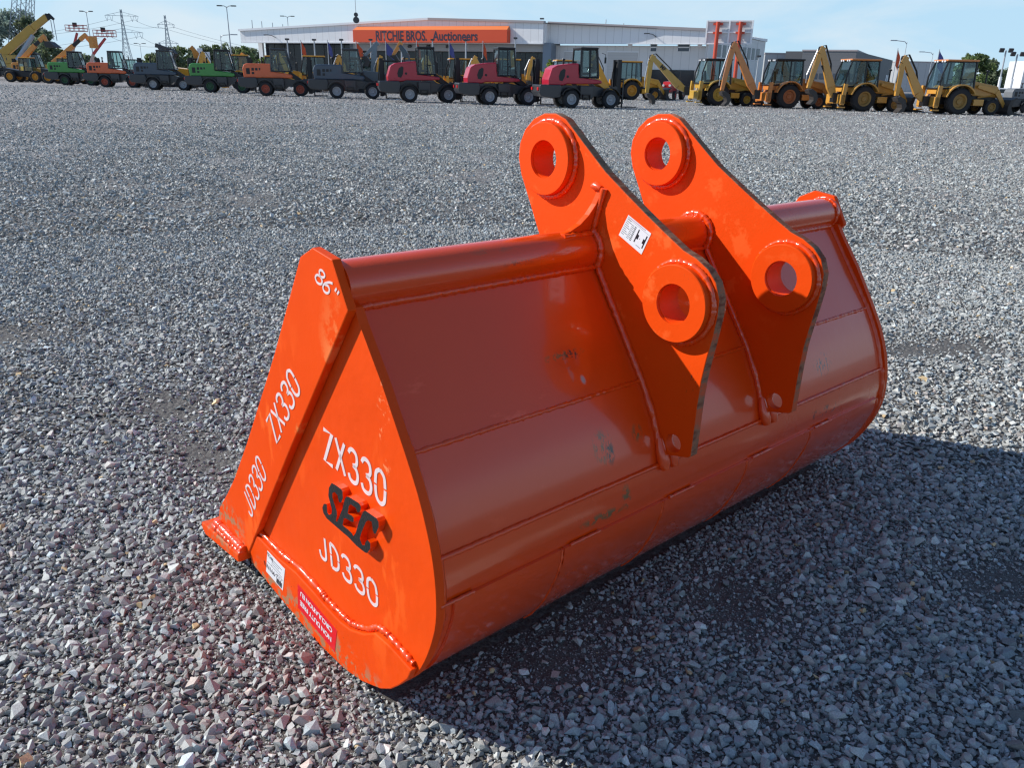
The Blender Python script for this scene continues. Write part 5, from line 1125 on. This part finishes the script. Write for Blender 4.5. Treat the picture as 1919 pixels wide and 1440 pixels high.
def light_tower(px, pytop, pxb, pyb, dist, label):
    p = at(px, pytop, dist); b = at(pxb, pyb, dist); t = empty('light_tower', (b.x, b.y, 0), 0, label, 'light tower'); h = p.z
    dx = p.x-b.x; MB().cyl((0, 0, .8), (dx*.5, 0, h*.55), .11, n=8).build('lower_mast', m_white, t, smooth=40); MB().cyl((dx*.5, 0, h*.55), (dx, 0, h), .06, n=8).build('upper_mast', m_galv, t, smooth=40)
    MB().bx(-.9, .9, -.5, .5, .3, 1.1).build('generator_box', m_white, t, bevel=.05)
    for s in (-.35, .35): MB().box((dx+s, -.05, h), (.34, .14, .30), (.3, 0, 0)).build('lamp_head', m_char, t, bevel=.02)
    for s in (-.6, .6): wheel(t, s, -.5, .3, .2, RIMG, n=12)
light_tower(1885.5, 94, 1868, 180, 66, 'white telescopic light tower right of the round tree, left of the pair')
light_tower(1907, 101, 1890, 180, 64, 'white telescopic light tower near the right edge, right of the pair')
# hoist blocks hanging from a crane cable above the hall roof
p = at(667.5, 36, 104); HK = empty('crane_hook_block', (p.x, p.y, 0), 0, 'two dark round hook blocks hanging from a cable above the hall roof', 'hook block')
MB().lathe((0, 0, at(667.5, 37, 104).z), [(.001, -.12), (.36, -.12), (.36, .12), (.001, .12)], 18).build('lower_block', m_char, HK, smooth=40)
MB().lathe((0, 0, at(667.5, 27, 104).z), [(.001, -.10), (.24, -.10), (.24, .10), (.001, .10)], 18).build('upper_block', m_char, HK, smooth=40)
MB().cyl((0, 0, at(667.5, 27, 104).z), (-.2, 0, 22), .035, n=6).build('cable', m_galv, HK)
# ---- pylons and wires
PD = 700.
def pylon(px, base_py, top_py, label, levels, wtop, ht):
    p = at(px, top_py, PD); t = empty('pylon', (p.x, p.y, 0), R(12), label, 'pylon', 'electricity pylons beyond the yard'); H = p.z; mb = MB(); r = .22
    def wd(z): return 1.0+8*(1-z/H)**1.7
    zs_ = [H*i/14 for i in range(15)]
    for i in range(14):
        a, b = wd(zs_[i])/2, wd(zs_[i+1])/2
        cs0 = [(-a, -a), (a, -a), (a, a), (-a, a)]; cs1 = [(-b, -b), (b, -b), (b, b), (-b, b)]
        for k in range(4):
            mb.bar((*cs0[k], zs_[i]), (*cs1[k], zs_[i+1]), r*1.3); mb.bar((*cs0[k], zs_[i]), (*cs1[(k+1) % 4], zs_[i+1]), r*.7); mb.bar((*cs0[(k+1) % 4], zs_[i]), (*cs1[k], zs_[i+1]), r*.7)
    for (f, hw, drop) in levels:
        z = H*f
        for s in (-1, 1):
            mb.bar((0, 0, z+3.0), (s*hw, 0, z), r); mb.bar((0, 0, z-.0), (s*hw, 0, z), r*1.2)
            for k in (.35, .7): mb.bar((s*hw*k, 0, z), (s*hw*(k+.15), 0, z+3*(1-k-.15)), r*.7)
            for k in ((1., .72) if hw > 8 else (1.,)): mb.bar((s*hw*k, 0, z), (s*hw*(k-.10), 0, z-drop), r*.9); mb.bar((s*hw*(k-.2), 0, z), (s*hw*(k-.10), 0, z-drop), r*.9)
    mb.build('tower', mat('pale_grey_lattice', (.34, .39, .42), .6), t)
    return t, H
T1, H1 = pylon(226, 115, 17, 'larger lattice pylon left of centre beyond the yard', [(.90, 12.5, 4.2), (.64, 14.5, 4.6)], 1, 1)
T2, H2 = pylon(308.5, 100, 28, 'smaller lattice pylon right of the larger one', [(.84, 6.5, 2.6), (.52, 7.8, 3.4)], 1, 1)
WR = empty('power_lines', (0, 0, 0), 0, 'thin overhead power lines slung between the lattice pylons', 'wires'); m_wire = mat('aluminium_wire', (.22, .25, .27), .6)
def wire(a, b, sag):
    a, b = Vector(a), Vector(b); MB().tube([a.lerp(b, i/14)-Vector((0, 0, sag*4*(i/14)*(1-i/14))) for i in range(15)], .09, 4).build('wire', m_wire, WR)
for f, hw1, hw2, f2 in ((.84, 10, 6, .80), (.58, 13, 7, .46)):
    for s in (-1, 1):
        a = T1.location+Vector((s*hw1, 0, H1*f)); b = T2.location+Vector((s*hw2, 0, H2*f2)); c = at(600+s*8, 112 if f < .7 else 104, 900); e = at(-150+s*8, 66 if f > .7 else 88, 640)
        wire(a, b, 3); wire(b, c, 5); wire(a, e, 6)
# ------------------------------------------------------------------ trees
def leafmat(name, rgb):
    mt = mat(name, rgb, .6, spec=.3); n = mt.node_tree; p = n.nodes['Principled BSDF']
    oi = n.nodes.new('ShaderNodeAttribute'); oi.attribute_name = 'leaf'; m2 = n.nodes.new('ShaderNodeVectorMath'); m2.operation = 'SCALE'
    m2.inputs[0].default_value = rgb; n.links.new(oi.outputs['Fac'], m2.inputs['Scale']); n.links.new(m2.outputs[0], p.inputs['Base Color'])
    df = n.nodes.new('ShaderNodeBsdfTranslucent'); ms = n.nodes.new('ShaderNodeMixShader'); ms.inputs[0].default_value = .45; n.links.new(m2.outputs[0], df.inputs[0]); n.links.new(p.outputs[0], ms.inputs[1]); n.links.new(df.outputs[0], ms.inputs[2]); n.links.new(ms.outputs[0], n.nodes['Material Output'].inputs[0])
    return mt
def crown(name, blobs, nleaf, size, m, parent, seed):
    r = np.random.RandomState(seed); P = []; S = []
    vol = np.array([b[3]*b[4]*b[5] for b in blobs]); vol = vol/vol.sum()
    for b, v in zip(blobs, vol):
        n = max(8, int(nleaf*v)); d = r.normal(size=(n, 3)); d /= np.linalg.norm(d, axis=1)[:, None]; q = d*(r.uniform(.35, 1.06, (n, 1))**.6); q = q*np.array(b[3:6])+np.array(b[:3]); P.append(q); S.append(np.full(n, r.uniform(.65, 1.4)))
    P = np.concatenate(P); S = np.concatenate(S)*r.uniform(.7, 1.3, len(P)); n = len(P)
    a = r.normal(size=(n, 3)); a /= np.linalg.norm(a, axis=1)[:, None]; b = np.cross(a, r.normal(size=(n, 3))); b /= np.linalg.norm(b, axis=1)[:, None]; s = (size*r.uniform(.6, 1.4, n))[:, None]
    V = np.stack([P-a*s, P-b*s*.55, P+a*s, P+b*s*.55], 1).reshape(-1, 3); F = np.arange(4*n).reshape(-1, 4)
    me = bpy.data.meshes.new(name); me.from_pydata(V.tolist(), [], F.tolist()); at_ = me.attributes.new('leaf', 'FLOAT', 'POINT'); at_.data.foreach_set('value', np.repeat(S, 4).astype(np.float32))
    return link(name, me, m, parent)
m_bark = mat('bark', (.09, .07, .05), .9, vary=.3, vscale=8)
def tree(loc, h, wd, m, label, seed, nleaf=2600, leaf=.28, group=None, cat='tree', name='broadleaf_tree', low=.12, airy=False):
    g = random.Random(seed); t = empty(name, loc, g.uniform(0, 6), label, cat, group); tr = MB(); tr.tube([(0, 0, -.2), (g.uniform(-.1, .1)*wd, 0, h*.35), (g.uniform(-.1, .1)*wd, g.uniform(-.1, .1)*wd, h*.7)], [h*.028, h*.02, h*.008], 7)
    blobs = []
    for i in range(22 if not airy else 30):
        z = h*(low+(1-low)*g.random()**.8); f = math.sin(min(1, max(.08, (z/h-low+.12)/(1-low+.1)))*math.pi)**.6; a = g.uniform(0, 6.28); rr = wd*.5*f*g.uniform(.2, .85); s = wd*g.uniform(.11, .2)*(1 if not airy else .75)
        blobs.append((math.cos(a)*rr, math.sin(a)*rr, z-s*.3, s, s, s*g.uniform(.6, .9)))
        if i < 10: tr.tube([(0, 0, h*.25+.3*z*.3), (math.cos(a)*rr*.5, math.sin(a)*rr*.5, z*.8), (math.cos(a)*rr, math.sin(a)*rr, z)], [h*.010, h*.006, h*.003], 5)
    tr.build('trunk', m_bark, t, smooth=60); crown('crown', blobs, nleaf if not airy else int(nleaf*.62), leaf, m, t, seed); return t
m_l1 = leafmat('grey_green_leaves', (.22, .28, .16)); m_l2 = leafmat('mid_green_leaves', (.14, .19, .07)); m_l3 = leafmat('dull_green_leaves', (.17, .21, .12)); m_l4 = leafmat('blue_green_leaves', (.24, .31, .26)); m_l5 = leafmat('bright_green_leaves', (.17, .24, .04))
for i, (px, top, dist, wd, mt_, lb, nl) in enumerate(((-25, 12, 150, 11, m_l4, 'tall airy grey-green tree cut by the left edge', 5200), (28, 9, 158, 12, m_l4, 'tallest airy tree behind the crane boom', 6500), (52, 30, 150, 9, m_l3, 'tall tree behind the raised end of the crane boom', 5000), (82, 66, 140, 6, m_l3, 'lower tree below the crane boom tip', 2600), (-70, 30, 155, 12, m_l3, 'tall tree outside the left edge beyond the crane', 2500))):
    p = at(px, top, dist); tree((p.x, p.y, 0), p.z, wd, mt_, lb, 40+i, nl, .30, 'trees at the far left', airy=True, low=.05)
ft = [(88, 88, 'dark low tree between the telehandlers'), (112, 96, 'low tree right of the raised black bucket'), (140, 99, 'low tree between the two boom lifts'), (158, 103, 'low tree under the lower boom lift'), (281, 104, 'leftmost tree of the line behind the slate blue loader'), (298, 95, 'second tree of the line, behind the arched boom'), (322, 90, 'rounded tree behind the arched excavator boom'), (340, 90, 'tree just right of the arched excavator boom'), (360, 92, 'tree behind the amber stick left of the green loader'), (384, 89, 'tree of the line behind the leftmost yellow roof'), (404, 88, 'tree behind the single-arm street lamp'), (420, 83, 'highest tree of the line beside the tall lamp post'), (438, 89, 'tree of the line right of the tall lamp post'), (456, 91, 'tree of the line touching the left corner of the hall'), (474, 94, 'tree half hidden by the left corner of the hall')]
for i, (px, top, lb) in enumerate(ft):
    d_ = 195+(i*37 % 30); p = at(px, top, d_); tree((p.x, p.y, 0), p.z*1.02, 4.6+(i*5 % 4)*.9 if i < 4 else 5.6+(i*7 % 5)*.7, (m_l3, m_l2, m_l3)[i % 3], lb, 80+i, 1500, .34, 'far line of trees left of the hall')
p = at(1826, 100, 118); tree((p.x, p.y, 0), p.z, 6.5, m_l2, 'round green tree right of the rightmost ochre backhoe', 61, 4200, .24, low=.15)
p = at(1858, 118, 122); tree((p.x, p.y, 0), p.z, 5.4, m_l3, 'lower dark tree adjoining the round green tree', 62, 2600, .24)
p = at(1884, 133, 150); tree((p.x, p.y, 0), p.z, 8, m_l3, 'far low tree behind the light towers', 63, 1800, .3)
p = at(1912, 135, 150); tree((p.x, p.y, 0), p.z, 7, m_l3, 'far low tree at the right edge of the photo', 64, 1600, .3)
for px, top, dist, wd, lb, sd in ((494, 106, 112, 3.2, 'bright green shrub by the left corner of the hall', 71), (1031, 113, 92, 2.2, 'bright green round shrub in front of the hall between crimson loaders', 72), (397, 117, 120, 2.4, 'small bright green shrub behind the nearer green loader', 73)):
    p = at(px, top, dist); tree((p.x, p.y, 0), p.z, wd, m_l5, lb, sd, 1600, .12, cat='shrub', name='round_shrub', low=.02)
# small pale signs left of the green loader
for i, (px, top, lb) in enumerate(((374, 90, 'white banner sign left of the leftmost yellow roof, taller of two'), (388, 97, 'white banner sign left of the leftmost yellow roof, shorter of two'))):
    p = at(px, top, 100); t = empty('banner_sign', (p.x, p.y, 0), 0, lb, 'sign'); MB().bx(-.3, .3, -.05, .05, p.z-1.3, p.z).build('panel', m_white, t, bevel=.02); MB().cyl((0, .1, 0), (0, .1, p.z), .04, n=6).build('pole', m_galv, t)
# dark hedge line closing the view behind the machines
